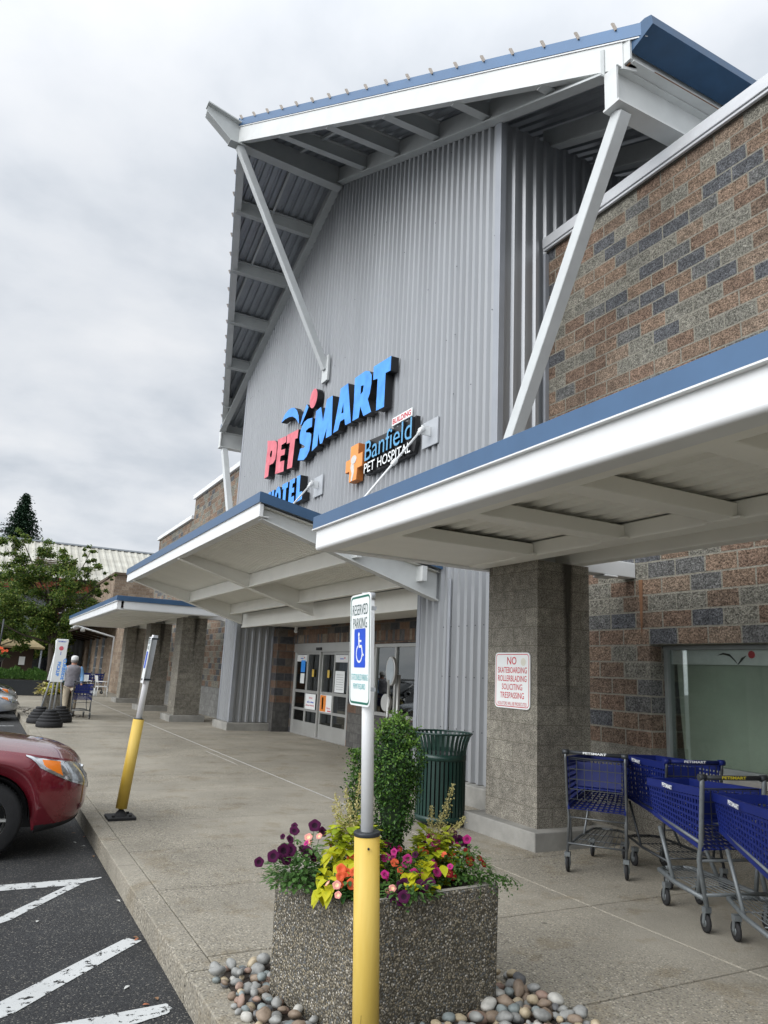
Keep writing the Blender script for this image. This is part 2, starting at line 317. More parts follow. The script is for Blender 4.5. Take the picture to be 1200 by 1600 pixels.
SIDEWALK = aggregate_mat('sidewalk_concrete', (.235, .218, .182), [(0, (.10, .09, .073)), (.18, (.25, .225, .175)), (.5, (.31, .278, .215)), (.75, (.20, .178, .14)), (.92, (.46, .42, .34))], scale=95, big=.20, bump=.35, cover=.85, smooth_mix=(.30, .275, .225))
JOINT = mat('joint_filler', (.10, .09, .075), .95)
SEAL = mat('pale_joint_sealant', (.42, .41, .38), .8)
ASPHALT = wet_asphalt()
PLANTERM = aggregate_mat('planter_exposed_aggregate', (.062, .055, .040), [(0, (.08, .073, .058)), (.2, (.19, .17, .13)), (.4, (.13, .12, .10)), (.6, (.27, .23, .16)), (.75, (.12, .125, .125)), (.88, (.36, .33, .27)), (.96, (.50, .47, .42))], scale=120, big=.2, bump=1.0, cover=.8)
SOIL = mat('potting_soil', (.035, .025, .018), .95, bump=.8, bump_scale=60)
def stripe_mat():
    m = mat('worn_white_road_paint', (.50, .51, .50), .7, 0, .3, .10, 3)
    nt = m.node_tree; N = nt.nodes.new; Lk = nt.links.new; b = nt.nodes['Principled BSDF']
    geo = N('ShaderNodeNewGeometry'); n = N('ShaderNodeTexNoise'); n.inputs['Scale'].default_value = 14; n.inputs['Detail'].default_value = 10; n.inputs['Roughness'].default_value = .75; Lk(geo.outputs['Position'], n.inputs[0])
    g = N('ShaderNodeMath'); g.operation = 'GREATER_THAN'; g.inputs[1].default_value = .435; Lk(n.outputs[0], g.inputs[0])
    tr = N('ShaderNodeBsdfTransparent'); mx = N('ShaderNodeMixShader'); Lk(g.outputs[0], mx.inputs[0]); Lk(tr.outputs[0], mx.inputs[1]); Lk(b.outputs[0], mx.inputs[2]); Lk(mx.outputs[0], nt.nodes['Material Output'].inputs[0])
    return m
STRIPE = stripe_mat()
GLASS = glass_mat('window_glass', (.90, .93, .91), .02)
GLASSD = glass_mat('dark_glass', (.45, .48, .47), .10)
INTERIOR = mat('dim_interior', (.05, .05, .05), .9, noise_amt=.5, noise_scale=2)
# ------------------------------------------------------------------ ground
def ground():
    b = MB(); b.box(-160, 160, -60, 300, -.6, -.15); structure(b.build('parking_lot', ASPHALT))
    b = MB(); b.box(1.21, 8, -11.9, 75, -.5, -.013); structure(b.build('sidewalk_base', JOINT))
    b = MB(); g = .006
    def slab(x0, x1, y0, y1): b.box(x0+g, x1-g, y0+g, y1-g, -.2, 0)
    ky = [-12, -8, -5, -2.5, 0, 2.25, 4.31, 6.6, 8.9, 11.2, 13.6, 16, 18.5, 21, 24, 27, 30, 34, 38, 42, 48, 54, 60, 75]
    for i in range(len(ky)-1): b.box(1.2, 1.36, ky[i]+g, ky[i+1]-g, -.5, 0)
    ys = [-12, -9, -6, -3, -1, .6, 1.9, 3.2, 4.49, 5.83, 7.03, 8.33, 10.27, 11.6, 12.9, 14.2, 15.5, 16.9, 18.3, 20, 22, 24, 26, 28, 30, 33, 36, 40, 45, 50, 56, 64, 75]
    bed = (1.36, 2.72, 2.2, 4.26)
    for i in range(len(ys)-1):
        y0, y1 = ys[i], ys[i+1]
        xs = [1.36, 4.23, 8]
        for j in range(2):
            x0, x1 = xs[j], xs[j+1]
            if j == 0 and y0 < bed[3] and y1 > bed[2]:
                slab(bed[1], x1, y0, y1)
                if y0 < bed[2]: slab(x0, bed[1], y0, bed[2])
                if y1 > bed[3]: slab(x0, bed[1], bed[3], y1)
            else: slab(x0, x1, y0, y1)
    o = b.build('sidewalk', SIDEWALK, bevel=.006, seg=2); structure(o)
    b = MB(); b.box(4.221, 4.239, 7.2, 34, -.012, .003); b.box(4.05, 4.058, 12.6, 14.6, -.001, .003)
    structure(b.build('sidewalk_sealant', SEAL))
    b = MB(); b.box(1.36, 2.72, 2.2, 4.26, -.012, .004); structure(b.build('pebble_bed_ground', SOIL))
    # painted hatch lines on the asphalt
    b = MB()
    def stripe(pts):
        b.add([(x, y, -.146) for x, y in pts], [tuple(range(len(pts)))])
    def clean(pts):
        out = []
        for k, (p, q) in enumerate(zip(pts, pts[1:]+pts[:1])):
            for t in range(5):
                a = t/5; jx = random.uniform(-.004, .004); jy = random.uniform(-.004, .004)
                out.append((p[0]+(q[0]-p[0])*a+jx, p[1]+(q[1]-p[1])*a+jy))
        return out
    for pts in ([(-5, 6.71), (-.2, 6.71), (.906, 6.715), (1.135, 6.86), (1.138, 6.885), (-5, 6.84)],
                [(-1.66, 4.31), (-1.50, 4.31), (.44, 6.0), (.96, 6.712), (.86, 6.712), (.30, 5.98)],
                [(-.10, 4.31), (.07, 4.31), (.40, 4.5), (1.17, 5.31), (1.085, 5.385), (.31, 4.63)],
                [(-5, 4.16), (.94, 4.168), (1.10, 4.215), (1.135, 4.27), (1.12, 4.335), (.6, 4.30), (-5, 4.29)],
                [(-5, 10.6), (1.1, 10.6), (1.1, 10.73), (-5, 10.73)], [(-5, 1.5), (1.1, 1.5), (1.1, 1.63), (-5, 1.63)]):
        stripe(clean(pts))
    for k in range(9):
        y = 13.5+k*2.75; stripe([(-5, y), (1.0, y), (1.0, y+.11), (-5, y+.11)])
    structure(b.build('road_markings', STRIPE))
ground()
# ------------------------------------------------------------------ main building
def corr_y(b, y0, y1, x, ztop, zbot, pitch=.172, d=.052, m=0):
    """vertical ribbed cladding facing -X between y0 and y1; ztop, zbot: functions of y"""
    n = max(1, round(abs(y1-y0)/pitch)); p = (y1-y0)/n; L = []
    for i in range(n):
        a = y0+i*p
        L += [(a, 0), (a+.30*p, 0), (a+.45*p, d), (a+.85*p, d)]
    L.append((y1, 0)); vs = []
    for y, o in L: vs += [(x+o, y, zbot(y)), (x+o, y, ztop(y))]
    b.add(vs, [(2*i, 2*i+1, 2*i+3, 2*i+2) for i in range(len(L)-1)], m)
def corr_x(b, x0, x1, y, ztop, zbot, pitch=.2, d=.038, m=0):
    n = max(1, round(abs(x1-x0)/pitch)); p = (x1-x0)/n; L = []
    for i in range(n):
        a = x0+i*p
        L += [(a, 0), (a+.30*p, 0), (a+.45*p, d), (a+.85*p, d)]
    L.append((x1, 0)); vs = []
    for x, o in L: vs += [(x, y+o, zbot), (x, y+o, ztop)]
    b.add(vs, [(2*i, 2*i+2, 2*i+3, 2*i+1) for i in range(len(L)-1)], m)
YC, ZR, SL = 14.2, 13.45, .45          # ridge position, ridge height, roof slope
def ztop(y): return ZR-SL*abs(y-YC)
def wall_with_opening(b, x0, x1, y0, y1, z0, z1, holes):
    """box wall along Y with rectangular openings (ya, yb, za, zb)"""
    ys = sorted(set([y0, y1]+[h[0] for h in holes]+[h[1] for h in holes]))
    for a, c in zip(ys, ys[1:]):
        hs = [h for h in holes if h[0] <= a and h[1] >= c]
        z = z0
        for h in sorted(hs, key=lambda h: h[2]):
            if h[2] > z: b.box(x0, x1, a, c, z, h[2])
            z = h[3]
        if z1-z > 1e-3: b.box(x0, x1, a, c, z, z1)
def store():
    t = thing('store_building', 'long store building with split-face block walls and tall ribbed metal entrance gable', 'store', (6.8, 8, 0))
    # --- block walls
    win = [(3.2, 6.2, .74, 2.08), (-1.2, 1.6, .74, 2.08)]
    b = MB(); wall_with_opening(b, 6.8, 7.2, -12, 8.0, .92, 8.08, [(q[0], q[1], .92, q[3]) for q in win]); b.build('brick_wall', BRICK, t)
    b = MB(); wall_with_opening(b, 6.77, 7.2, -12, 8.0, -.2, .918, [(q[0], q[1], q[2], .918) for q in win]); b.build('wall_base', CMU, t)
    b = MB(); b.box(6.8, 7.2, 20.4, 29.5, .92, 8.16); b.box(6.8, 7.2, 29.5, 36.1, .92, 7.36); b.box(7.2, 20, 36.0, 36.1, -.1, 7.36); b.box(7.2, 20, 29.4, 29.5, 7.0, 8.16); b.build('brick_wall', BRICK, t)
    b = MB(); b.box(6.77, 7.2, 20.4, 36.1, -.2, .92); b.build('wall_base', GREYCMU, t)
    b = MB(); b.box(6.70, 7.3, -12, 7.98, 8.08, 8.25); b.box(6.72, 6.76, -12, 7.98, 8.04, 8.08); b.build('parapet_cap', CAPM, t, bevel=.006)
    b = MB(); b.box(6.70, 7.3, 20.42, 29.55, 8.16, 8.34); b.box(6.70, 7.3, 29.55, 36.2, 7.36, 7.52); b.box(7.3, 20, 36.05, 36.2, 7.36, 7.52); b.build('parapet_cap', WHITE, t, bevel=.006)
    b = MB(); b.box(7.2, 20, -12, 8, 7.6, 7.7); b.box(7.2, 20, 20.4, 36, 6.9, 7.0); b.box(19.8, 20, -12, 36, 0, 7.6); b.box(7.2, 20, -12, -11.8, 0, 7.6); b.build('flat_roof', TRIM, t)
    # rust streak below the canopy tube
    b = MB(); b.add([(6.792, 6.33, 2.84), (6.792, 6.27, 2.84), (6.792, 6.285, 2.35), (6.792, 6.30, 2.15), (6.792, 6.32, 2.35)], [(0, 1, 2, 3, 4)]); b.build('rust_stain', RUST, t)
    # --- shop windows in the block wall
    for (ya, yb, za, zb) in win:
        f = MB(); w = .05
        f.box(7.02, 7.14, ya, yb, zb-.05, zb); f.box(7.02, 7.14, ya, yb, za, za+.06)
        f.box(7.02, 7.14, yb-w, yb, za+.06, zb-.05); f.box(7.02, 7.14, ya, ya+w, za+.06, zb-.05); f.box(7.02, 7.14, (ya+yb)/2-.43, (ya+yb)/2-.38, za+.06, zb-.05)
        wf = f.build('window', FRAMEG, t, bevel=.004)
        g = MB(); g.box(7.07, 7.076, ya+w, yb-w, za+.06, zb-.05); g.build('pane', GLASS, wf)
        s = MB(); s.box(6.75, 7.02, ya+.002, yb-.002, za-.05, za+.004); s.build('sill', CONC, wf)
        bl = MB(); ny, nz = 40, 20; vs = []
        for j in range(nz+1):
            for i in range(ny+1):
                u = i/ny; v = j/nz; y = yb-w-.03-(yb-ya-2*w-.06)*u
                sag = .035*math.sin(u*9+v*2)*(1-v)+.05*math.exp(-((u-.05)/.06)**2)*(1-v)**2+.03*math.sin(u*23)*(1-v)**2
                z = za+.02+(zb-za-.11)*v+.02*math.exp(-(u/.05)**2)*(1-v)**3
                vs.append((7.15+sag*.6, y+.02*(1-v)**2*math.exp(-(u/.1)**2)*-3, z))
        bl.add(vs, [(j*(ny+1)+i, j*(ny+1)+i+1, (j+1)*(ny+1)+i+1, (j+1)*(ny+1)+i) for j in range(nz) for i in range(ny)], 0, True)
        bl.build('window_blind', BLIND, wf)
        p = MB(); p.box(7.095, 7.10, ya+w, yb-w, zb-.21, zb-.05)
        pp = p.build('valance', SIGNWHITE2, wf)
        if ya > 2:
            q = MB(); yy = 5.33; z0 = zb-.155
            def P(pts, m): q.prism([(7.090, yy-a, z0+c) for a, c in pts], (.004, 0, 0), m)
            P([(-.20, .045), (-.12, .075), (-.04, .06), (.03, -.01), (.05, -.05), (.02, -.015), (-.04, .035), (-.12, .055)], 0)
            P([(.05, -.05), (.10, .02), (.16, .045), (.115, .0), (.06, -.05)], 0)
            P([(.22+.04*math.cos(k*.52), .055+.04*math.sin(k*.52)) for k in range(12)], 1)
            q.build('logo', [BLACKINK, REDINK], pp)
            # green notice hanging in the corner of the pane
            q = MB(); q.box(7.055, 7.062, 4.42, 4.72, .93, 1.06); gs = q.build('window_notice', GREENCARD, t)
            q = MB()
            for k in range(4): q.box(7.052, 7.055, 4.47, 4.67, 0.955+k*.022, 0.961+k*.022)
            q.build('printed_lines', SIGNWHITE, gs)
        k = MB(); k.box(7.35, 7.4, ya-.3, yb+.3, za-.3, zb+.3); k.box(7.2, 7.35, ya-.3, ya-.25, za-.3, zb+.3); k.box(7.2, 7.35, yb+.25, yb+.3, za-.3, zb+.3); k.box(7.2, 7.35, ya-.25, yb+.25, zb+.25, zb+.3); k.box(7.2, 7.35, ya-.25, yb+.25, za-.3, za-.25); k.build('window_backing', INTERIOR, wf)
    # --- ribbed gable wall
    b = MB()
    def tz(y): return ztop(y)-.60
    corr_y(b, 8.1, YC, 5.9, tz, lambda y: 3.0 if y > 9.96 else .26)
    corr_y(b, YC, 20.36, 5.9, tz, lambda y: 3.0 if y < 19.38 else .2)
    # lower pier faces: near pier 8.1-9.95 and far pier 19.4-20.36 continue to the plinths
    corr_x(b, 5.98, 7.0, 8.0, 10.05, .26)
    corr_x(b, 7.0, 14.0, 8.0, 10.05, 7.8)
    corr_x(b, 5.98, 6.95, 19.4, 2.72, .2)
    corr_x(b, 5.98, 6.82, 20.44, 9.9, .2)
    b.add([(6.82, 20.44, 7.9), (14, 20.44, 7.9), (14, 20.44, 9.9), (6.82, 20.44, 9.9)], [(3, 2, 1, 0)])
    # inner face of near pier
    corr_x(b, 5.98, 7.4, 9.93, 2.72, .1)
    b.add([(5.95, 8.02, 3.02), (7.4, 8.02, 3.02), (7.4, 20.42, 3.02), (5.95, 20.42, 3.02)], [(0, 1, 2, 3)])
    b.build('ribbed_wall', GALV, t)
    b = MB()
    b.box(5.885, 5.99, 7.965, 8.1, .26, 10.08); b.box(5.885, 5.99, 20.36, 20.46, .2, 10.0); b.box(5.885, 5.99, 9.88, 9.97, .26, 3.0); b.box(5.885, 5.99, 19.37, 19.47, .2, 2.9)
    b.box(6.92, 6.99, 19.37, 19.45, .2, 2.7); b.box(6.72, 6.80, 7.94, 7.99, .26, 8.0)
    b.box(5.86, 5.885, 10.0, 10.04, 2.9, 3.3); b.box(5.86, 5.885, 9.0, 9.06, .3, 3.0)
    for k in range(0, len(b.v), 8):
        q = MB(); q.v = b.v[k:k+8]; q.f = [[i-k for i in f] for f in b.f[k//8*6:k//8*6+6]]; q.m = [0]*6; q.s = [False]*6; q.build('corner_trim', TRIM, t, bevel=.004)
    b = MB(); b.box(5.78, 6.85, 7.9, 10.05, -.1, .25); b.build('pier_plinth', CONC, t, bevel=.015, seg=2)
    b = MB(); b.box(5.80, 7.0, 19.2, 20.55, -.1, .19); b.build('pier_plinth', CONC, t, bevel=.015, seg=2)
    # header panel over the entrance, soffit of the recess
    b = MB(); b.box(6.02, 6.10, 9.98, 19.36, 2.66, 3.0); b.box(6.0, 6.12, 9.98, 19.36, 2.63, 2.66); b.build('header_panel', SOFFWHITE, t)
    b = MB(); b.box(6.10, 7.4, 9.98, 19.36, 2.72, 2.78); b.build('recess_ceiling', SOFFWHITE, t)
    # recess back wall of block with door and window openings
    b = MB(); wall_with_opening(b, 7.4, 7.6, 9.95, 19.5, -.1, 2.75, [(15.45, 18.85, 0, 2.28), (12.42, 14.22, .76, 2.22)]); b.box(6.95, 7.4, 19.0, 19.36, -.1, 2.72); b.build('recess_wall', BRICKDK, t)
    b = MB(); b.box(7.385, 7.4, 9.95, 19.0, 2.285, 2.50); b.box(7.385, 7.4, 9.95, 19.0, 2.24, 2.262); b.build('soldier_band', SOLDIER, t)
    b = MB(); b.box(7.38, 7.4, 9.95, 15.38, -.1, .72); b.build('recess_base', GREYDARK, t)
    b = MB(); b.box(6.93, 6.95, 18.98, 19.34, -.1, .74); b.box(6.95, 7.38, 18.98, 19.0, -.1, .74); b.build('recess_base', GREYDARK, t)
    # window beside the door
    f = MB(); ya, yb, za, zb = 12.42, 14.22, .76, 2.22
    f.box(7.39, 7.47, ya, yb, zb-.07, zb); f.box(7.39, 7.47, ya, yb, za, za+.07); f.box(7.39, 7.47, ya, ya+.07, za+.07, zb-.07); f.box(7.39, 7.47, yb-.07, yb, za+.07, zb-.07); f.box(7.39, 7.47, 13.28, 13.34, za+.07, zb-.07)
    wf = f.build('window', ALU, t, bevel=.004); g = MB(); g.box(7.43, 7.436, ya+.06, yb-.06, za+.06, zb-.06); g.build('pane', GLASSD, wf)
    # --- sliding doors
    d = MB(); ya, yb = 15.45, 18.85
    d.box(7.37, 7.52, ya, yb, 2.06, 2.28); d.box(7.40, 7.50, ya, ya+.06, 0, 2.06); d.box(7.40, 7.50, yb-.06, yb, 0, 2.06); d.box(7.38, 7.50, ya+.06, yb-.06, 0.002, .03)
    dr = d.build('sliding_door', ALU, t, bevel=.004)
    n = 4; W = (yb-ya-.12)/n
    for k in range(n):
        a = ya+.06+k*W; x = 7.41 if k in (0, 3) else 7.45
        if k == 2: x = 7.40
        p = MB(); s = .055
        p.box(x, x+.05, a, a+s, .03, 2.06); p.box(x, x+.05, a+W-s, a+W, .03, 2.06)
        for z0, z1 in ((.03, .34), (.60, .66), (1.04, 1.11), (2.0, 2.06)): p.box(x, x+.05, a+s, a+W-s, z0, z1)
        q = p.build('door_panel', ALU, dr, bevel=.003)
        g = MB()
        for z0, z1 in ((.34, .60), (.66, 1.04), (1.11, 2.0)): g.box(x+.02, x+.026, a+s, a+W-s, z0, z1)
        g.build('pane', GLASSD, q)
    s = MB(); s.box(7.33, 7.37, 17.0, 17.3, 2.10, 2.17); s.build('motion_sensor', BLACK, dr, bevel=.008)
    # dim interior behind the glass
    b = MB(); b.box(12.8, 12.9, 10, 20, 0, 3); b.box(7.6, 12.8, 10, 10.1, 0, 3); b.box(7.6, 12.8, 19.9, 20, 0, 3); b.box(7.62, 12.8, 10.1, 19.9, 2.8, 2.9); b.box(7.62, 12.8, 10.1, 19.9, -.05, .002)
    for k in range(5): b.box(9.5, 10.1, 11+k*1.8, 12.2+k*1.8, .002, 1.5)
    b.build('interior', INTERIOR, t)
    s = MB(); s.tube([(7.2, 18.4, 2.60), (7.2, 18.4, 2.72)], .04, 12); s.lathe([(.0, 2.54), (.045, 2.56), (.06, 2.60), (.0, 2.61)], (7.2, 18.4, 0), 12); s.build('dome_camera', WHITE, t)
    # bolts on cladding
    s = MB()
    for k in range(72):
        y = random.uniform(8.1, 20.3); zz = random.choice([4.6, 5.9, 6.9, 8.1, 9.3, 10.4]); 
        if zz < tz(y)-.2 and not (10.5 < y < 17.7 and 5.0 < zz < 7.9): s.box(5.893, 5.90, y-.008, y+.008, zz, zz+.016)
    for z in (.9, 1.6, 2.3): 
        for k in range(6): s.box(5.893, 5.90, 8.2+k*.2, 8.216+k*.2, z, z+.02)
    sd = MB().box(-.003, .003, -.007, .007, -.007, .007).build('screw_head', STEELD, t, local=True); sd.hide_render = False
    pts = [(s.v[k]+s.v[k+6])/2-t.location for k in range(0, len(s.v), 8)]; sd.location = pts[0]
    for p in pts[1:]: c = sd.copy(); COL.objects.link(c); c.location = p
    roof(t)
    return t
def roof(t):
    H = 9.0; XE, XR = 6.0, 3.4
    def xr(d): return XR+(XE-XR)*d/H          # front edge of the prow shaped roof
    for sgn in (-1, 1):
        # ribbed deck: strips in x, slope along y
        b = MB(); x = XR; p = .20; L = []
        while x < 14:
            L += [(x, 0), (x+.11, 0), (x+.135, .045), (x+.175, .045)]; x += p
        L.append((14, 0)); vs = []
        for x, o in L:
            d = H-.26 if x >= XE else max(.02, (H-.26)*(x-XR)/(XE-XR))
            vs += [(x, YC, ZR-.22+o*.9), (x, YC+sgn*d, ZR-SL*d-.22+o*.9)]
        fs = [(2*i, 2*i+1, 2*i+3, 2*i+2) for i in range(len(L)-1)]
        b.add(vs, fs)
        b.build('roof_deck', GALVD, t)
        # roof covering above the deck
        b = MB()
        P = [(XR, YC, ZR), (XE, YC+sgn*H, ztop(YC+H)), (14, YC+sgn*H, ztop(YC+H)), (14, YC, ZR)]
        if sgn > 0: P = P[::-1]
        b.prism([(a, c, z-.02) for a, c, z in P], (0, 0, -.1)); b.build('roof', BLUE, t)
        # rake fascia and rake beam
        a = Vector((XR, YC, ZR)); e = Vector((XE, YC+sgn*H, ZR-SL*H)); dn = Vector((0, 0, -1)); out = Vector((-1, -sgn*.289, 0)).normalized()
        b = MB(); th = .03
        def slab(z0, z1, off, w, m=0, a=a, e=e):
            q = [a+dn*z0+out*off, e+dn*z0+out*off, e+dn*z1+out*off, a+dn*z1+out*off]
            if sgn < 0: q = q[::-1]
            b.prism(q, -out*w, m)
        slab(-.01, .17, .06, .06); b.build('rake_fascia', BLUE, t)
        b = MB(); slab(.175, .195, .05, .03); b.build('drip_edge', WHITE, t)
        b = MB(); e2 = a.lerp(e, .966); slab(.20, .58, .03, .03, e=e2); slab(.20, .24, .0, .16, e=e2); slab(.54, .58, .0, .16, e=e2); b.build('rake_beam', BEAMW, t)
        # clips on the rake
        n = 18; cl = None
        for k in range(n):
            f = (k+.3)/n; c = a.lerp(e, f)+out*.06
            if cl is None: cl = MB().bar(Vector((0, 0, -.02)), Vector((0, 0, .07))+out*.05, .05, .02, (0, 1, 0)).build('gutter_clip', CLIP, t, local=True); q = cl
            else: q = cl.copy(); COL.objects.link(q)
            q.location = c-t.location
        # beam in the wall plane under the deck, running past the wall to the eave
        b = MB(); y0 = YC; y1 = YC+sgn*H*.94
        P = [(5.80, y0, ztop(y0)-.26), (5.80, y1, ztop(y1)-.26), (5.80, y1, ztop(y1)-.66), (5.80, y0, ztop(y0)-.66)]
        if sgn < 0: P = P[::-1]
        b.prism(P, (.06, 0, 0)); 
        P = [(5.74, y0, ztop(y0)-.64), (5.74, y1, ztop(y1)-.64), (5.74, y1, ztop(y1)-.67), (5.74, y0, ztop(y0)-.67)]
        if sgn < 0: P = P[::-1]
        b.prism(P, (.18, 0, 0)); b.build('gable_beam', BEAM, t)
        # lookouts between the rake and the wall
        for k in range(1, 6):
            d = k*1.5; y = YC+sgn*d; z = ztop(y)
            b = MB(); x0 = xr(d)+.02; s = -sgn*SL*0
            b.box(x0, 5.8, y-.012, y+.012, z-.58, z-.27); b.box(x0, 5.8, y-.07, y+.07, z-.60, z-.58); b.box(x0, 5.8, y-.07, y+.07, z-.29, z-.27)
            b.build('lookout_beam', BEAM, t)
        # slim sub-purlin parallel to the slope
        b = MB()
        for xx in (4.75,):
            d0 = H*(xx-XR)/(XE-XR)-.1
            b.bar((xx, YC+sgn*.2, ztop(YC+.2)-.30), (xx, YC+sgn*d0, ztop(YC+d0)-.30), .05, .06)
        b.build('sub_purlin', BEAM, t)
        # rafters beside the wall, further back
        for xx in (7.0, 8.1, 9.3, 10.6, 12.0):
            b = MB(); ya = YC+sgn*5.9; yb = YC+sgn*8.35
            for w, z0, z1 in ((.03, .27, .62), (.16, .62, .65)):
                P = [(xx-w/2, ya, ztop(ya)-z0), (xx-w/2, yb, ztop(yb)-z0), (xx-w/2, yb, ztop(yb)-z1), (xx-w/2, ya, ztop(ya)-z1)]
                if sgn < 0: P = P[::-1]
                b.prism(P, (w, 0, 0))
            b.build('rafter', BEAM, t)
        # eave beams
        ye = YC+sgn*8.72; ze = ztop(ye)
        b = MB(); b.box(5.95, 14, ye-.02, ye+.02, ze-.50, ze-.16); b.box(5.95, 14, ye-.08, ye+.08, ze-.52, ze-.50); b.build('eave_channel', BEAMW, t)
        b = MB(); y2 = ye-sgn*.16; b.box(5.85, 14, y2-.02, y2+.02, ze-1.02, ze-.54); b.box(5.80, 14, y2-.13, y2+.13, ze-1.05, ze-1.02); b.box(5.80, 14, y2-.11, y2+.11, ze-.54, ze-.525); b.box(5.80, 5.83, y2-.1, y2+.1, ze-1.02, ze-.54)
        b.box(5.90, 5.93, ye-.07, ye+.07, ze-.50, ze-.16); eb = b.build('eave_beam', BEAMW, t)
        b = MB(); b.box(6.3, 9.5, ye-.084*sgn*-1-.003 if sgn > 0 else ye-.087, ye+.087 if sgn > 0 else ye-.083, ze-.523, ze-.509); b.box(5.94, 6.05, ye-.03, ye+.03, ze-.52, ze-.50) ; b.build('rust_line', RUST, eb)
        b = MB(); yo = YC+sgn*9.0; yi = YC+sgn*8.78
        P = [(5.93, yo, ztop(yo)+.04), (5.93, yo+sgn*.10, ztop(yo)+.0), (5.93, yo+sgn*.12, ztop(yo)-.14), (5.93, yi, ztop(yo)-.26), (5.93, yi, ztop(yo)+.04)]
        if sgn > 0: P = P[::-1]
        b.prism(P, (8.07, 0, 0)); b.build('gutter', BLUEDK, t)
        # corner strut from the eave down to the wall
        b = MB(); b.bar((5.98, y2, ze-1.06), (5.98, YC+sgn*6.1, 4.2), .175, .175, (1, 0, 0)); b.build('strut', STRUT, t, bevel=.008)
    # ridge beam with flared tip
    b = MB(); y = YC
    b.prism([(2.65, y-.015, 13.47), (2.62, y-.015, 13.24), (3.2, y-.015, 12.80), (5.95, y-.015, 12.66), (5.95, y-.015, 13.2), (3.4, y-.015, 13.27)], (0, .03, 0))
    b.prism([(3.18, y-.12, 12.80), (3.18, y-.12, 12.77), (5.85, y-.12, 12.63), (5.85, y-.12, 12.66)], (0, .24, 0))
    b.prism([(2.63, y-.12, 13.50), (2.63, y-.12, 13.47), (3.42, y-.12, 13.27), (3.42, y-.12, 13.30)], (0, .24, 0))
    b.bar((2.64, y, 13.25), (3.19, y, 12.80), .20, .025, (1, 0, 1)); b.build('ridge_beam', BEAM, t)
    b = MB(); b.bar((3.42, YC, 12.76), (5.84, 14.28, 8.15), .15, .15, (0, 1, 0)); b.box(5.82, 5.88, 14.12, 14.44, 7.85, 8.45); b.build('strut', STRUT, t, bevel=.006)
BEAMW = mat('rake_beam_paint', (.63, .645, .63), .5, 0, .4, .09, 2.5)
FRAMEG = mat('window_frame_grey_green', (.22, .24, .23), .5, .2, .4, .1)
CLIP = mat('beige_clip', (.48, .42, .36), .7)
BLIND = mat('window_shade_cloth', (.38, .42, .36), .9, 0, .2, .12, 1.2, col2=(.44, .49, .41))
SIGNWHITE2 = mat('valance_film', (.72, .73, .72), .5)
GREENCARD = mat('green_card', (.0, .26, .12), .5)
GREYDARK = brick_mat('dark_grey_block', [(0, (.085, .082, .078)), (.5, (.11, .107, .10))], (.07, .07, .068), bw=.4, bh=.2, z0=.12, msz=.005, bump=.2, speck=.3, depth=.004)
CAPM = mat('parapet_cap_metal', (.52, .53, .54), .45, .3, .5, .12, 3)
STORE = store()
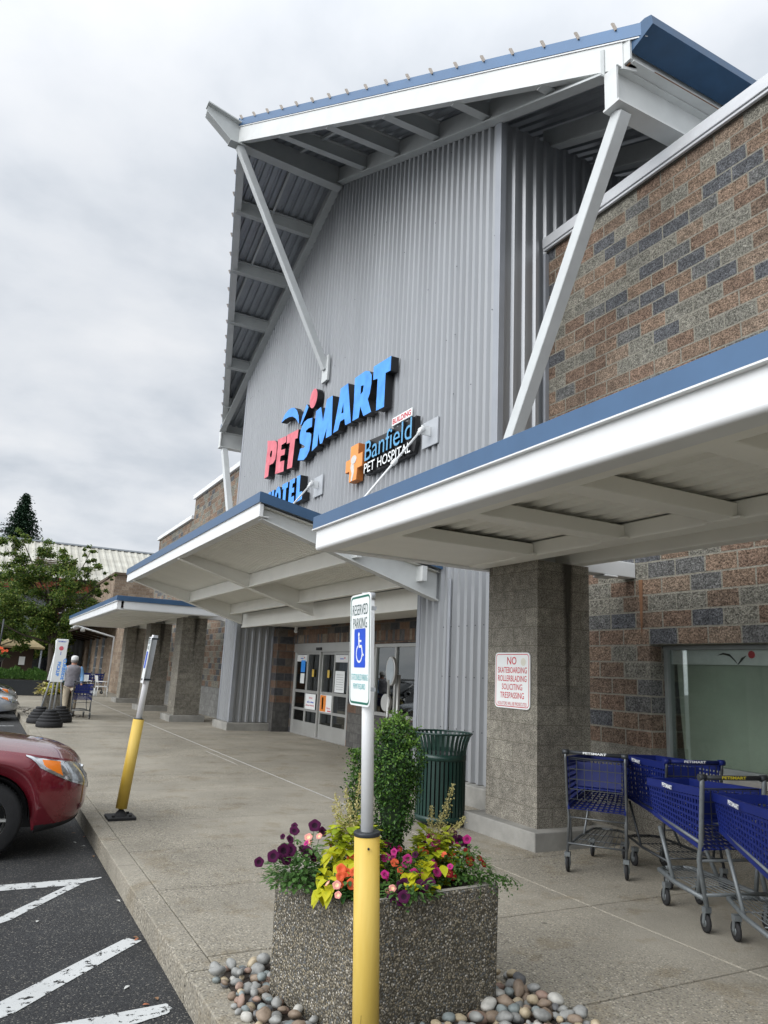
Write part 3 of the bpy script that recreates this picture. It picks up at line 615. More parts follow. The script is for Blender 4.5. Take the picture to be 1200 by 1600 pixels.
# ------------------------------------------------------------------ walkway canopies on block columns
def walkway(name, label, y0, y1, zoff, cols, rafters, beam_to_wall):
    t = thing(name, label, 'canopy', (4.9, (y0+y1)/2, 0), 'flat walkway canopies on block columns')
    X0, X1 = 3.0, 5.72; zb = 2.86+zoff; zt = 3.10+zoff
    # white edge channel, rounded bottom
    def edge(bm, p, q, r0, r1, inward):
        pass
    b = MB(); n = 7; r = .035
    def prof():
        P = [(0, zt), (0, zb+r)]
        for k in range(1, n): a = math.pi/2*k/n; P.append((r-r*math.cos(a), zb+r-r*math.sin(a)))
        P += [(r, zb), (.17, zb), (.17, zb+.02), (.10, zb+.02), (.10, zt)]
        return P
    pr = prof(); m = len(pr)
    b.add([(X0+a, y, z) for y in (y0, y1) for a, z in pr], [(i, (i+1) % m, (i+1) % m+m, i+m) for i in range(m)]+[tuple(range(m))[::-1], tuple(range(m, 2*m))], 0)
    for ye, s in ((y0, 1), (y1, -1)):
        b.add([(x, ye+s*a, z) for x in (X0+.17, X1) for a, z in pr], [((i+1) % m, i, i+m, (i+1) % m+m) if s > 0 else (i, (i+1) % m, (i+1) % m+m, i+m) for i in range(m)], 0)
    b.build('edge_channel', WHITE, t)
    b = MB(); b.box(X0-.035, X0, y0-.035, y1+.035, zt-.01, zt+.125)
    for ye, s in ((y0, -1), (y1, 1)): b.box(X0, X1+.03, min(ye, ye+s*.035), max(ye, ye+s*.035), zt-.01, zt+.125)
    b.box(X1, X1+.035, y0, y1, zt-.01, zt+.125); b.build('blue_fascia', BLUE, t, bevel=.004)
    b = MB(); b.box(X0-.042, X0+.01, y0-.042, y1+.042, zt-.022, zt-.011); b.build('drip_edge', WHITE, t)
    # ribbed deck, ribs along the canopy
    b = MB(); x = X0+.1; L = []
    while x < X1-.05: L += [(x, 0), (x+.09, 0), (x+.115, .045), (x+.165, .045)]; x += .19
    L.append((X1, 0))
    vs = []
    for x, o in L: vs += [(x, y0+.05, zt-.075+o), (x, y1-.05, zt-.075+o)]
    b.add(vs, [(2*i, 2*i+1, 2*i+3, 2*i+2) for i in range(len(L)-1)]); b.build('ribbed_deck', SOFFWHITE, t)
    b = MB(); b.box(X0+.01, X1, y0+.02, y1-.02, zt-.02, zt+.10); b.build('roof_sheet', TRIM, t)
    # beams: long beam over the columns, cross rafters
    b = MB(); b.box(4.87, 5.08, y0+.17, y1-.17, zb+.004, zb+.15); b.box(5.55, 5.72, y0+.17, y1-.17, zb+.004, zb+.15); b.build('column_beam', SOFFWHITE, t, bevel=.012, seg=2)
    b = MB(); b.box(X0+.10, 3.30, y0+.10, y1-.10, zb+.006, zb+.06); b.box(3.30, 4.87, rafters[0]+.10, y1-.10, zb+.02, zb+.07)
    if y0 > 0: b.box(3.30, 4.87, y0+.10, rafters[0]-.1, zb+.02, zb+.07)
    b.build('soffit_plate', SOFFWHITE, t, bevel=.008)
    for y in rafters:
        b = MB(); b.box(3.28, 4.87, y-.10, y+.10, zb+.004, zb+.13); b.box(4.80, 4.87, y-.16, y+.16, zb+.0, zb+.02); b.build('cross_rafter', SOFFWHITE, t, bevel=.01, seg=2)
        b = MB(); b.box(3.32, 4.87, y+.10, y+.125, zb+.13, zt-.08); b.build('gap_shade_strip', BLACK, t)  # black strip: shade of the gap between rafter and deck, put in as colour
    for (ya, yb_) in cols:
        c = MB(); c.box(5.08, 5.80, ya, yb_, .17, zb+.01-.005); col = c.build('column', CMU, t)
        c = MB(); c.box(4.93, 5.95, ya-.15, yb_+.2, -.1, .175); c.build('plinth', CONC, col, bevel=.012, seg=2)
        c = MB(); c.add([(5.36, ya-.003, .9), (5.62, ya-.003, .9), (5.62, ya-.003, zb), (5.36, ya-.003, zb)], [(0, 1, 2, 3)]); c.build('damp_streak', DAMP, col)
        if beam_to_wall:
            c = MB(); ym = ya+.35
            c.box(5.3, 6.8, ym-.09, ym+.09, zb+.005, zb+.19); c.box(6.3, 6.5, ym-.11, ym+.11, zb-.02, zb+.005); c.build('wall_tube', WHITE, t, bevel=.02, seg=3)
    return t
def damp_mat():
    m = mat('damp_stain', (.055, .05, .04), .9); nt = m.node_tree; N = nt.nodes.new; Lk = nt.links.new; b = nt.nodes['Principled BSDF']
    geo = N('ShaderNodeNewGeometry'); mp = N('ShaderNodeMapping'); mp.inputs['Scale'].default_value = (9, 9, .5); Lk(geo.outputs['Position'], mp.inputs[0])
    n = N('ShaderNodeTexNoise'); n.inputs['Scale'].default_value = 1; n.inputs['Detail'].default_value = 6; Lk(mp.outputs[0], n.inputs[0])
    tc = N('ShaderNodeTexCoord'); sp = N('ShaderNodeSeparateXYZ'); Lk(tc.outputs['Generated'], sp.inputs[0])
    a = N('ShaderNodeMath'); a.operation = 'SUBTRACT'; Lk(sp.outputs[0], a.inputs[0]); a.inputs[1].default_value = .5
    a2 = N('ShaderNodeMath'); a2.operation = 'ABSOLUTE'; Lk(a.outputs[0], a2.inputs[0])
    k = N('ShaderNodeMapRange'); Lk(a2.outputs[0], k.inputs[0]); k.inputs[1].default_value = .0; k.inputs[2].default_value = .5; k.inputs[3].default_value = .30; k.inputs[4].default_value = -.35
    z = N('ShaderNodeMapRange'); Lk(sp.outputs[2], z.inputs[0]); z.inputs[3].default_value = -.45; z.inputs[4].default_value = .12
    s = N('ShaderNodeMath'); Lk(n.outputs[0], s.inputs[0]); Lk(k.outputs[0], s.inputs[1]); s2 = N('ShaderNodeMath'); Lk(s.outputs[0], s2.inputs[0]); Lk(z.outputs[0], s2.inputs[1])
    r = N('ShaderNodeMapRange'); Lk(s2.outputs[0], r.inputs[0]); r.inputs[1].default_value = .42; r.inputs[2].default_value = .85; r.inputs[3].default_value = 0; r.inputs[4].default_value = .85
    tr = N('ShaderNodeBsdfTransparent'); mx = N('ShaderNodeMixShader'); Lk(r.outputs[0], mx.inputs[0]); Lk(tr.outputs[0], mx.inputs[1]); Lk(b.outputs[0], mx.inputs[2]); Lk(mx.outputs[0], nt.nodes['Material Output'].inputs[0])
    return m
DAMP = damp_mat()
walkway('walkway_canopy', 'flat white walkway canopy with blue edge above the shopping carts, nearest of the two', -3.5, 7.27, 0,
        [(6.12, 6.98), (1.3, 2.16), (-3.2, -2.34)], [6.03, 4.78, 3.65, 2.5, 1.35, .2, -1.0, -2.2], True)
walkway('walkway_canopy', 'low blue edged walkway canopy on three grey block columns beyond the entrance', 20.75, 32.9, .09,
        [(22.05, 22.9), (26.75, 27.6), (31.6, 32.4)], [22.3, 24.0, 25.6, 27.1, 28.7, 30.3, 31.9], True)
# ------------------------------------------------------------------ entrance canopy
def entrance_canopy():
    t = thing('entrance_canopy', 'sloping white canopy with blue edge hung from the ribbed gable over the doors', 'canopy', (5.9, 14.2, 2.7))
    Y0, Y1, XF = 9.25, 19.65, 3.0
    def zt(x): return 3.90-(x-XF)/2.9*.60
    b = MB()                                              # blue edge
    for ya, yb in ((Y0, Y0+.03), (Y1-.03, Y1)): b.prism([(XF, ya, zt(XF)), (XF, ya, zt(XF)-.14), (5.88, ya, zt(5.88)-.14), (5.88, ya, zt(5.88))], (0, yb-ya, 0))
    b.box(XF-.03, XF, Y0, Y1, zt(XF)-.14, zt(XF)); b.build('blue_fascia', BLUE, t)
    b = MB(); b.box(XF-.006, XF+.05, Y0+.04, Y1-.04, zt(XF)-.33, zt(XF)-.15); b.box(XF-.012, XF+.0, Y0+.01, Y1-.01, zt(XF)-.152, zt(XF)-.14)
    b.box(XF+.05, XF+.14, Y0+.06, Y1-.06, zt(XF)-.33, zt(XF)-.31); b.build('front_channel', WHITE, t, bevel=.004)
    b = MB(); y = Y0+.06; L = []
    while y < Y1-.14: L += [(y, 0), (y+.05, 0), (y+.06, .03), (y+.10, .03), (y+.11, 0)]; y += .13
    L.append((Y1-.03, 0)); vs = []
    for y, o in L: vs += [(XF+.05, y, zt(XF)-.18+o), (5.88, y, zt(5.88)-.18+o)]
    b.add(vs, [(2*i, 2*i+1, 2*i+3, 2*i+2) for i in range(len(L)-1)]); b.build('ribbed_soffit', SOFFWHITE, t)
    b = MB(); b.prism([(XF, Y0+.03, zt(XF)-.02), (XF, Y0+.03, zt(XF)-.13), (5.88, Y0+.03, zt(5.88)-.13), (5.88, Y0+.03, zt(5.88)-.02)], (0, Y1-Y0-.06, 0)); b.build('roof_sheet', TRIM, t)
    for yb in (9.42, 14.15, 18.95):                       # tapered cantilever beams
        b = MB(); zi = 2.72
        b.prism([(XF+.05, yb-.012, zt(XF)-.19), (XF+.05, yb-.012, zt(XF)-.33), (5.88, yb-.012, zi), (5.88, yb-.012, zt(5.88)-.19)], (0, .024, 0))
        b.prism([(XF+.05, yb-.08, zt(XF)-.33), (XF+.05, yb-.08, zt(XF)-.35), (5.88, yb-.08, zi-.02), (5.88, yb-.08, zi)], (0, .16, 0))
        b.build('cantilever_beam', SOFFWHITE if yb > 10 else BEAMW, t)
    for ya, yb in ((9.42, 14.15), (14.15, 18.95)):
        for xx in (4.48, 5.56):
            b = MB(); z = zt(xx)-.19
            b.box(xx-.012, xx+.012, ya+.02, yb-.02, z-.24, z); b.box(xx-.05, xx+.05, ya+.02, yb-.02, z-.26, z-.24); b.build('purlin', SOFFWHITE, t)
    for xx in (4.48, 5.56):                               # purlin stubs outside the near beam
        b = MB(); z = zt(xx)-.19; b.box(xx-.04, xx+.04, Y0-.02, 9.41, z-.22, z); b.build('purlin', BEAMW, t)
    for yb, wp in ((9.72, (5.86, 9.72, 5.45)), (14.3, (5.86, 14.3, 5.5)), (18.95, (5.86, 18.95, 5.5))):
        b = MB(); x, y, z = wp; e = Vector((4.3, yb-.2, zt(4.3)+.03)); s = Vector((x-.16, y, z))
        b.tube([s, e], .018, 8); mid = s.lerp(e, .36); b.tube([s.lerp(e, .33), s.lerp(e, .345), s.lerp(e, .385), s.lerp(e, .40)], [.02, .04, .04, .02], 8)
        b.tube([s, s.lerp(e, .05)], .032, 8); b.bar(s+Vector((.16, 0, 0)), s, .03, .16); b.lathe([(.0, -.05), (.045, -.05), (.045, .05), (0, .05)], s, 10, axis='y')
        r = b.build('tie_rod', WHITE, t)
        b = MB(); b.box(5.865, 5.89, y-.22, y+.25, z-.24, z+.2); b.build('wall_plate', GALVP, r)
    return t
GALVP = mat('plain_galvanised_plate', (.46, .48, .50), .5, .3, .5, .08)
entrance_canopy()
# ------------------------------------------------------------------ wall signs (traced letters, real thickness)
LT = dict(
P=[(17.58,7.33),(16.99,7.18),(16.86,7.11),(16.81,7.02),(16.8,6.81),(16.85,6.65),(17.0,6.59),(17.27,6.6),(17.29,6.32),(17.59,6.32),(17.56,6.86),(17.53,7.12)],
Ph=[(17.13,6.96),(17.14,6.8),(17.24,6.8),(17.3,6.88),(17.25,6.97)],
E=[(16.77,7.15),(16.16,7.08),(16.16,6.92),(16.47,6.93),(16.47,6.80),(16.18,6.76),(16.2,6.62),(16.47,6.65),(16.49,6.51),(16.18,6.47),(16.18,6.2),(16.77,6.26),(16.76,6.6),(16.74,6.92)],
T=[(16.12,7.09),(15.37,7.03),(15.39,6.82),(15.55,6.84),(15.62,6.17),(15.95,6.2),(15.88,6.84),(16.1,6.86)],
S=[(14.56,7.07),(14.55,6.86),(14.75,6.88),(14.9,6.86),(14.87,6.81),(14.65,6.75),(14.55,6.68),(14.55,6.52),(14.6,6.33),(14.74,6.22),(14.92,6.18),(15.28,6.26),(15.17,6.51),(14.97,6.47),(14.88,6.49),(14.99,6.55),(15.2,6.64),(15.26,6.76),(15.25,6.91),(15.16,7.04),(15.02,7.11),(14.83,7.12)],
M=[(14.36,7.16),(14.09,7.18),(13.93,6.81),(13.79,7.26),(13.49,7.25),(13.42,6.36),(13.71,6.37),(13.7,6.59),(13.89,6.31),(14.01,6.32),(14.14,6.59),(14.16,6.32),(14.46,6.27),(14.42,6.58),(14.37,7.03)],
W=[(16.62,7.54),(16.41,7.69),(16.19,7.74),(15.97,7.73),(15.75,7.67),(15.56,7.54),(15.44,7.38),(15.37,7.16),(15.47,7.24),(15.61,7.36),(15.84,7.48),(16.11,7.54),(16.38,7.56)],
K=[(14.95,7.51),(14.84,7.41),(15.0,7.26),(15.24,7.08),(15.27,7.13),(15.17,7.31)],
D=[(14.57+.215*math.cos(k*math.pi/12),7.53+.225*math.sin(k*math.pi/12)) for k in range(24)],
A=[(13.09,7.27),(12.74,7.27),(12.5,6.37),(12.76,6.39),(12.82,6.54),(13.02,6.54),(13.1,6.38),(13.34,6.38),(13.15,7.0)],
Ah=[(12.92,6.91),(12.88,6.69),(12.99,6.7)],
Rr=[(12.43,7.27),(11.96,7.26),(11.79,7.19),(11.69,7.08),(11.68,6.9),(11.73,6.72),(11.8,6.63),(11.63,6.33),(11.95,6.34),(12.11,6.58),(12.16,6.37),(12.43,6.38),(12.41,6.8)],
Rh=[(12.01,6.98),(12.03,6.86),(12.13,6.83),(12.13,7.01)],
T2=[(11.62,7.22),(10.93,7.18),(10.93,6.9),(11.12,6.92),(11.12,6.27),(11.43,6.29),(11.43,6.92),(11.61,6.95)],
L=[(15.24,5.87),(15.03,5.86),(15.02,5.46),(14.85,5.45),(14.84,5.27),(15.22,5.26),(15.22,5.63)],
E2=[(15.68,5.87),(15.35,5.86),(15.36,5.75),(15.49,5.75),(15.5,5.65),(15.37,5.64),(15.37,5.53),(15.52,5.54),(15.52,5.44),(15.34,5.44),(15.33,5.28),(15.69,5.28),(15.69,5.68)],
T3=[(16.17,5.87),(15.8,5.86),(15.8,5.73),(15.9,5.73),(15.89,5.27),(16.08,5.27),(16.08,5.75),(16.17,5.75)],
O=[(16.46+.22*math.cos(k*math.pi/10),5.57+.31*math.sin(k*math.pi/10)) for k in range(20)],
Oh=[(16.46+.08*math.cos(k*math.pi/10),5.57+.17*math.sin(k*math.pi/10)) for k in range(20)],
H=[(17.14,5.86),(16.98,5.86),(16.98,5.65),(16.90,5.65),(16.90,5.86),(16.74,5.86),(16.74,5.27),(16.90,5.27),(16.90,5.5),(16.98,5.5),(16.98,5.27),(17.14,5.27)])
def letter(parent, key, face, x=5.72, depth=.16, hole=None, name='letter'):
    cu = bpy.data.curves.new('c', 'CURVE'); cu.dimensions = '2D'; cu.fill_mode = 'BOTH'; cu.extrude = depth/2
    for pts in [LT[key]]+([LT[hole]] if hole else []):
        s = cu.splines.new('POLY'); s.points.add(len(pts)-1); s.use_cyclic_u = True
        for i, (y, z) in enumerate(pts): s.points[i].co = (-y, z, 0, 1)
    o = bpy.data.objects.new('c', cu); COL.objects.link(o); bpy.context.view_layer.update()
    me = bpy.data.meshes.new_from_object(o.evaluated_get(bpy.context.evaluated_depsgraph_get()))
    b = MB(); vs = [v.co.copy() for v in me.vertices]
    # local (u, v, w) -> world: right = -Y, up = Z, towards viewer = -X
    P = [Vector((x+depth/2-v.z, -v.x, v.y)) for v in vs]
    b.v = P
    for p in me.polygons:
        f = list(p.vertices); q = (P[f[1]]-P[f[0]]).cross(P[f[2]]-P[f[0]])
        front = q.length > 0 and abs(q.normalized().x) > .5 and abs(P[f[0]].x-x) < 1e-3
        b.f.append(f); b.m.append(0 if front else 1); b.s.append(False)
    bpy.data.objects.remove(o); bpy.data.curves.remove(cu); bpy.data.meshes.remove(me)
    return b.build(name, [face, BLACK], parent)
def signs():
    t = thing('store_name_sign', 'raised red PET and blue SMART letters with swoosh and ball on the gable', 'sign', (5.88, 14.2, 6.3))
    letter(t, 'P', SIGNRED, hole='Ph'); letter(t, 'E', SIGNRED); letter(t, 'T', SIGNRED)
    letter(t, 'S', SIGNBLUE); letter(t, 'M', SIGNBLUE); letter(t, 'A', SIGNBLUE, hole='Ah'); letter(t, 'Rr', SIGNBLUE, hole='Rh'); letter(t, 'T2', SIGNBLUE)
    letter(t, 'W', SIGNBLUE, name='swoosh'); letter(t, 'K', SIGNBLUE, name='swoosh'); letter(t, 'D', SIGNRED, name='ball')
    t = thing('hotel_sign', 'raised blue HOTEL letters on the gable just above the entrance canopy', 'sign', (5.88, 16, 5.2))
    letter(t, 'H', SIGNBLUE); letter(t, 'O', SIGNBLUE, hole='Oh'); letter(t, 'T3', SIGNBLUE); letter(t, 'E2', SIGNBLUE); letter(t, 'L', SIGNBLUE, depth=.18)
    # small red and white BUILDING plate
    t = thing('building_plate', 'small white plate with red BUILDING lettering under the last big blue letter', 'sign', (5.88, 10.7, 5.9))
    b = MB(); b.box(5.86, 5.88, 10.34, 11.05, 5.905, 6.055); b.build('plate', SIGNWHITE, t, bevel=.003)
    b = MB(); put_text(b, 'BUILDING', (5.858, 11.02, 5.93), (0, -.65, 0), (0, 0, .10), offset=.03); b.build('lettering', REDINK, t)
    # pet hospital sign
    t = thing('hospital_sign', 'Banfield Pet Hospital sign with orange cross and black backed letters', 'sign', (5.88, 11.3, 5.2))
    CR = [(12.45,5.86),(12.11,5.86),(12.11,5.64),(11.92,5.64),(11.92,5.36),(12.12,5.36),(12.14,5.14),(12.46,5.14),(12.46,5.36),(12.64,5.36),(12.64,5.61),(12.45,5.61)]
    b = MB(); b.prism([(5.73, y, z) for y, z in CR][::-1], (.15, 0, 0), 0, 1); cr = b.build('cross', [SIGNORANGE, SIGNORANGEDK], t, bevel=.008)
    b = MB()                                               # pale hand and paw shape on the cross
    b.prism([(5.722, 12.28+.12*math.cos(k*.4488), 5.56+.085*math.sin(k*.4488)) for k in range(14)][::-1], (.008, 0, 0))
    b.prism([(5.722, y, z) for y, z in ((12.38,5.50),(12.26,5.46),(12.24,5.3),(12.30,5.15),(12.36,5.15),(12.33,5.3),(12.40,5.42))][::-1], (.008, 0, 0)); b.build('hand_emblem', SIGNGREY, cr)
    b = MB(); put_text(b, 'Banfield', (5.74, 11.84, 5.42), (0, -1.72, 0), (0, 0, .385), (.13, 0, 0), 0, 1, offset=-.002); b.build('lettering', [SIGNLBLUE, BLACK], t)
    b = MB(); put_text(b, 'PET', (5.74, 11.84, 5.19), (0, -.42, 0), (0, 0, .185), (.13, 0, 0), 0, 1, offset=.006); b.build('lettering', [SIGNWHITE, BLACK], t); b = MB(); put_text(b, 'HOSPITAL', (5.74, 11.31, 5.19), (0, -1.17, 0), (0, 0, .185), (.13, 0, 0), 0, 1, offset=.006); b.build('lettering', [SIGNWHITE, BLACK], t)
    b = MB(); b.prism([(5.80, y, z) for y, z in ((11.85,5.84),(11.2,5.80),(10.3,5.80),(10.08,5.82),(10.06,5.36),(10.12,5.18),(11.86,5.17))][::-1], (.08, 0, 0)); b.build('backing', BLACK, t)
SIGNORANGEDK = mat('sign_orange_side', (.50, .16, .03), .5)
SIGNGREY = mat('sign_pale_grey', (.62, .60, .57), .5)
signs()
# ------------------------------------------------------------------ notice on the column
def plate_poly(cy, cz, w, h, r, x, n=5):
    P = []
    for sx, sz, a0 in ((1, 1, 0), (-1, 1, 90), (-1, -1, 180), (1, -1, 270)):
        for k in range(n+1):
            a = R(a0+90*k/n); P.append((x, cy+sx*(w/2-r)+r*math.cos(a), cz+sz*(h/2-r)+r*math.sin(a)))
    return P
def ring_prism(b, outer, inner, d, m):
    n = len(outer); b.add(outer+inner, [(i, (i+1) % n, n+(i+1) % n, n+i) for i in range(n)], m)
def column_notice():
    t = thing('warning_sign', 'white metal plate with red NO SKATEBOARDING lettering on the grey block column', 'sign', (5.07, 6.52, 1.6))
    x = 5.062; cy, cz, w, h = 6.515, 1.60, .60, .585
    b = MB(); b.prism(plate_poly(cy, cz, w, h, .05, x)[::-1], (.012, 0, 0)); b.build('plate', SIGNWHITE, t)
    b = MB(); ring_prism(b, plate_poly(cy, cz, w-.03, h-.03, .04, x-.001), plate_poly(cy, cz, w-.046, h-.046, .032, x-.001), 0, 0)
    L = cy+w/2
    put_text(b, 'NO', (x-.001, cy+.085, cz+.165), (0, -.16, 0), (0, 0, .082), offset=.012)
    for i, (s, ww) in enumerate((('SKATEBOARDING', .50), ('ROLLERBLADING', .49), ('SOLICITING', .35), ('TRESPASSING', .41))):
        put_text(b, s, (x-.001, cy+ww/2, cz+.075-i*.088), (0, -ww, 0), (0, 0, .064), offset=.008)
    put_text(b, 'VIOLATORS WILL BE PROSECUTED', (x-.001, cy+.25, cz-.262), (0, -.50, 0), (0, 0, .036), offset=.004)
    b.build('lettering', REDINK, t)
    b = MB(); b.prism([(x-.0015, cy-.19+.042*math.cos(k*.4488), cz+.195+.042*math.sin(k*.4488)) for k in range(14)][::-1], (.001, 0, 0)); b.build('round_sticker', STICKER, t)
STICKER = mat('pale_sticker', (.72, .70, .60), .6)
column_notice()
# ------------------------------------------------------------------ reserved parking sign on its post
def parking_sign():
    t = thing('parking_sign', 'reserved parking sign with wheelchair symbol, its yellow sleeved post standing before the planter', 'sign', (1.56, 2.9, 0))
    def ax(z): return Vector((1.56-.05*z, 2.9, z))
    b = MB(); b.tube([ax(.93), ax(1.925)], .0262, 20); b.build('post', STRUTW, t)
    b = MB(); b.tube([ax(-.02), ax(.5), ax(.945)], [.054, .0535, .0530], 28); sl = b.build('sleeve', YELLOW, t)
    b = MB(); b.tube([ax(.945), ax(.962)], .055, 28); b.build('sleeve_cap', STEELD, sl, bevel=.003, seg=2)
    b = MB(); b.tube([ax(.905)+Vector((-.02, -.053, 0)), ax(.905)+Vector((-.022, -.058, 0))], .005, 8)
    b.add([(1.50, 2.865-.012, .30), (1.502, 2.8535, .30), (1.4995, 2.8535, .12), (1.498, 2.862-.011, .1)], [(0, 1, 2, 3)]); b.build('screw_and_scratch', STEELD, sl)
    # the panel: right vector towards the camera side, slightly turned
    rt = Vector((-.028, -.24, 0)).normalized(); up = Vector((-.045, 0, 1)).normalized(); nrm = up.cross(rt).normalized()
    if nrm.x > 0: nrm = -nrm
    c = Vector((1.438, 2.905, 1.70)); w, h = .262, .475
    def pt(a, bb, o=0): return c+rt*a+up*bb+nrm*o
    def rr(w, h, r, o, n=5):
        P = []
        for sx, sz, a0 in ((1, 1, 0), (-1, 1, 90), (-1, -1, 180), (1, -1, 270)):
            for k in range(n+1):
                a = R(a0+90*k/n); P.append(pt(sx*(w/2-r)+r*math.cos(a), sz*(h/2-r)+r*math.sin(a), o))
        return P
    b = MB(); b.prism(rr(w, h, .03, .002), -nrm*.003); pl = b.build('panel', SIGNWHITE, t)
    b = MB(); ring_prism(b, rr(w-.016, h-.016, .026, .0025), rr(w-.030, h-.034, .02, .0025), 0, 0)
    pa = b.build('green_border', GREENINK, pl)
    b = MB(); b.add(rr(.142, .165, .008, .0028), [tuple(range(24))]); b.xf(Matrix.Translation(up*.005)); b.build('blue_square', BLUEINK, pl)
    b = MB()
    def T(s, cx, cz, ww, hh, o=.003): put_text(b, s, pt(-ww/2+cx, cz-hh/2, o), rt*ww, up*hh, offset=-.004)
    T('RESERVED', 0, .170, .195, .046); b.build('lettering', DARKINK, pl); b = MB(); T('PARKING', 0, .112, .175, .046); b.build('lettering', DARKINK, pl)
    b = MB(); T('STATE DISABLED PARKING', 0, -.118, .205, .026); T('PERMIT REQUIRED', 0, -.158, .150, .026); b.build('small_lettering', TEALINK, pl)
    # wheelchair emblem
    b = MB(); o = .0034
    def dot(x, z, r): b.add([pt(x+r*math.cos(k*math.pi/8), z+r*math.sin(k*math.pi/8), o) for k in range(16)], [tuple(range(16))])
    def line(p, q, wd):
        p, q = Vector(p), Vector(q); d = (q-p).normalized(); n = Vector((-d.y, d.x))*wd/2; b.add([pt(*(p+n), o), pt(*(p-n), o), pt(*(q-n), o), pt(*(q+n), o)], [(0, 1, 2, 3)])
    dot(-.010, .062, .010); line((-.010, .052), (-.006, .010), .014); line((-.006, .036), (.022, .034), .009)
    line((-.008, .012), (.026, .012), .012); line((.024, .014), (.040, -.030), .011); line((.036, -.028), (.052, -.022), .009)
    cx, cz, rr_ = -.004, -.018, .036; prev = None
    for k in range(15):
        a = R(120+k*16.5); q = (cx+rr_*math.cos(a), cz+rr_*math.sin(a))
        if prev: line(prev, q, .009)
        prev = q
    b.build('wheelchair_symbol', SIGNWHITE, pl)
    for zz in (.17, -.165):
        b = MB(); p = pt(.11, zz, -.006); b.bar(p, p+Vector((.022, -.004, 0)), .016, .016); b.bar(pt(0.0, zz, -.006), p, .008, .012); b.build('bracket', GALVP, t)
    b = MB(); b.tube([ax(1.915), ax(1.945)], .030, 12); b.build('post_cap', GALVP, t)
STRUTW = mat('white_post_paint', (.80, .81, .81), .4, 0, .5, .05, 5)
parking_sign()
# ------------------------------------------------------------------ planter with flowers
PA, PB, PD = Vector((1.644, 3.24)), Vector((2.50, 3.30)), Vector((1.507, 3.90)); PC = PB+PD-PA
def inset(f):
    c = (PA+PC)/2; return [c+(p-c)*f for p in (PA, PB, PC, PD)]
def planter():
    t = thing('planter', 'square exposed aggregate concrete planter behind the yellow sleeved post, river stones at its foot', 'planter', (2.0, 3.57, 0))
    lo, hi, ih = inset(.985), inset(1.0), inset(.86); il = inset(.80); H = .58
    b = MB(); vs = [(p.x, p.y, -.08) for p in lo]+[(p.x, p.y, H) for p in hi]+[(p.x, p.y, H) for p in ih]+[(p.x, p.y, .3) for p in il]
    fs = []
    for i in range(4):
        j = (i+1) % 4
        for k in range(3): fs.append((k*4+i, k*4+j, (k+1)*4+j, (k+1)*4+i))
    b.add(vs, fs); sh = b.build('shell', PLANTERM, t, bevel=.014, seg=3)
    b = MB(); vs = [(p.x, p.y, H+.001) for p in inset(.985)]+[(p.x, p.y, H+.001) for p in inset(.875)]; b.add(vs, [(i, (i+1) % 4, 4+(i+1) % 4, 4+i) for i in range(4)]); b.build('rim', RIM, sh)
    b = MB(); s = inset(.86); n = 14; vs = []
    for j in range(n+1):
        for i in range(n+1):
            p = s[0].lerp(s[1], i/n).lerp(s[3].lerp(s[2], i/n), j/n); vs.append((p.x, p.y, .54+.02*noise.noise(Vector((p.x*12, p.y*12, 0)))))
    b.add(vs, [(j*(n+1)+i, j*(n+1)+i+1, (j+1)*(n+1)+i+1, (j+1)*(n+1)+i) for j in range(n) for i in range(n)], 0, True); b.build('soil', SOIL, t)
RIM = mat('planter_rim_concrete', (.27, .25, .215), .9, bump=.6, bump_scale=90, noise_amt=.3, noise_scale=25)
planter()
LIME = leaf_mat('lime_leaves', [(0, (.20, .27, .012)), (.5, (.36, .42, .018)), (1, (.47, .50, .03))])
VINE = leaf_mat('yellow_vine_leaves', [(0, (.42, .44, .012)), (1, (.58, .54, .02))])
GREEN = leaf_mat('garden_green', [(0, (.035, .09, .018)), (.5, (.06, .14, .025)), (1, (.10, .19, .04))])
PALEGREEN = leaf_mat('grey_green', [(0, (.05, .13, .03)), (1, (.12, .23, .06))])
DKGREEN = leaf_mat('crinkled_dark_green', [(0, (.02, .075, .02)), (1, (.045, .125, .03))], rough=.4)
BOX = leaf_mat('boxwood_leaves', [(0, (.010, .038, .007)), (.5, (.028, .08, .012)), (.85, (.065, .15, .022)), (1, (.11, .21, .035))], rough=.35, trans=.2)
BOXNEW = leaf_mat('boxwood_new_growth', [(0, (.09, .19, .03)), (1, (.20, .33, .06))], rough=.35, trans=.3)
SPIKE = leaf_mat('cream_flower_spikes', [(0, (.38, .33, .12)), (1, (.62, .56, .26))])
PET = {'d': leaf_mat('dark_purple_petals', [(0, (.030, .001, .018)), (1, (.070, .003, .045))], rough=.9, trans=.1), 'm': leaf_mat('magenta_petals', [(0, (.42, .01, .16)), (1, (.60, .02, .24))]),
       'c': leaf_mat('coral_petals', [(0, (.78, .10, .03)), (1, (.90, .17, .06))]), 'o': leaf_mat('orange_petals', [(0, (.80, .10, .04)), (1, (.9, .16, .06))]),
       'k': leaf_mat('pink_petals', [(0, (.75, .25, .22)), (1, (.85, .40, .34))]), 'r': leaf_mat('deep_red_petals', [(0, (.22, .004, .010)), (1, (.42, .012, .02))])}
THROAT = {'d': leaf_mat('black_purple_throat', [(0, (.010, .001, .008)), (1, (.02, .001, .014))], rough=.9, trans=0), 'm': leaf_mat('magenta_throat', [(0, (.16, .003, .06)), (1, (.2, .005, .08))], trans=0), 'c': PET['o'], 'o': PET['c'], 'k': leaf_mat('pink_throat', [(0, (.8, .5, .3)), (1, (.85, .55, .3))], trans=0), 'r': leaf_mat('red_throat', [(0, (.3, .12, .01)), (1, (.4, .2, .02))], trans=0)}
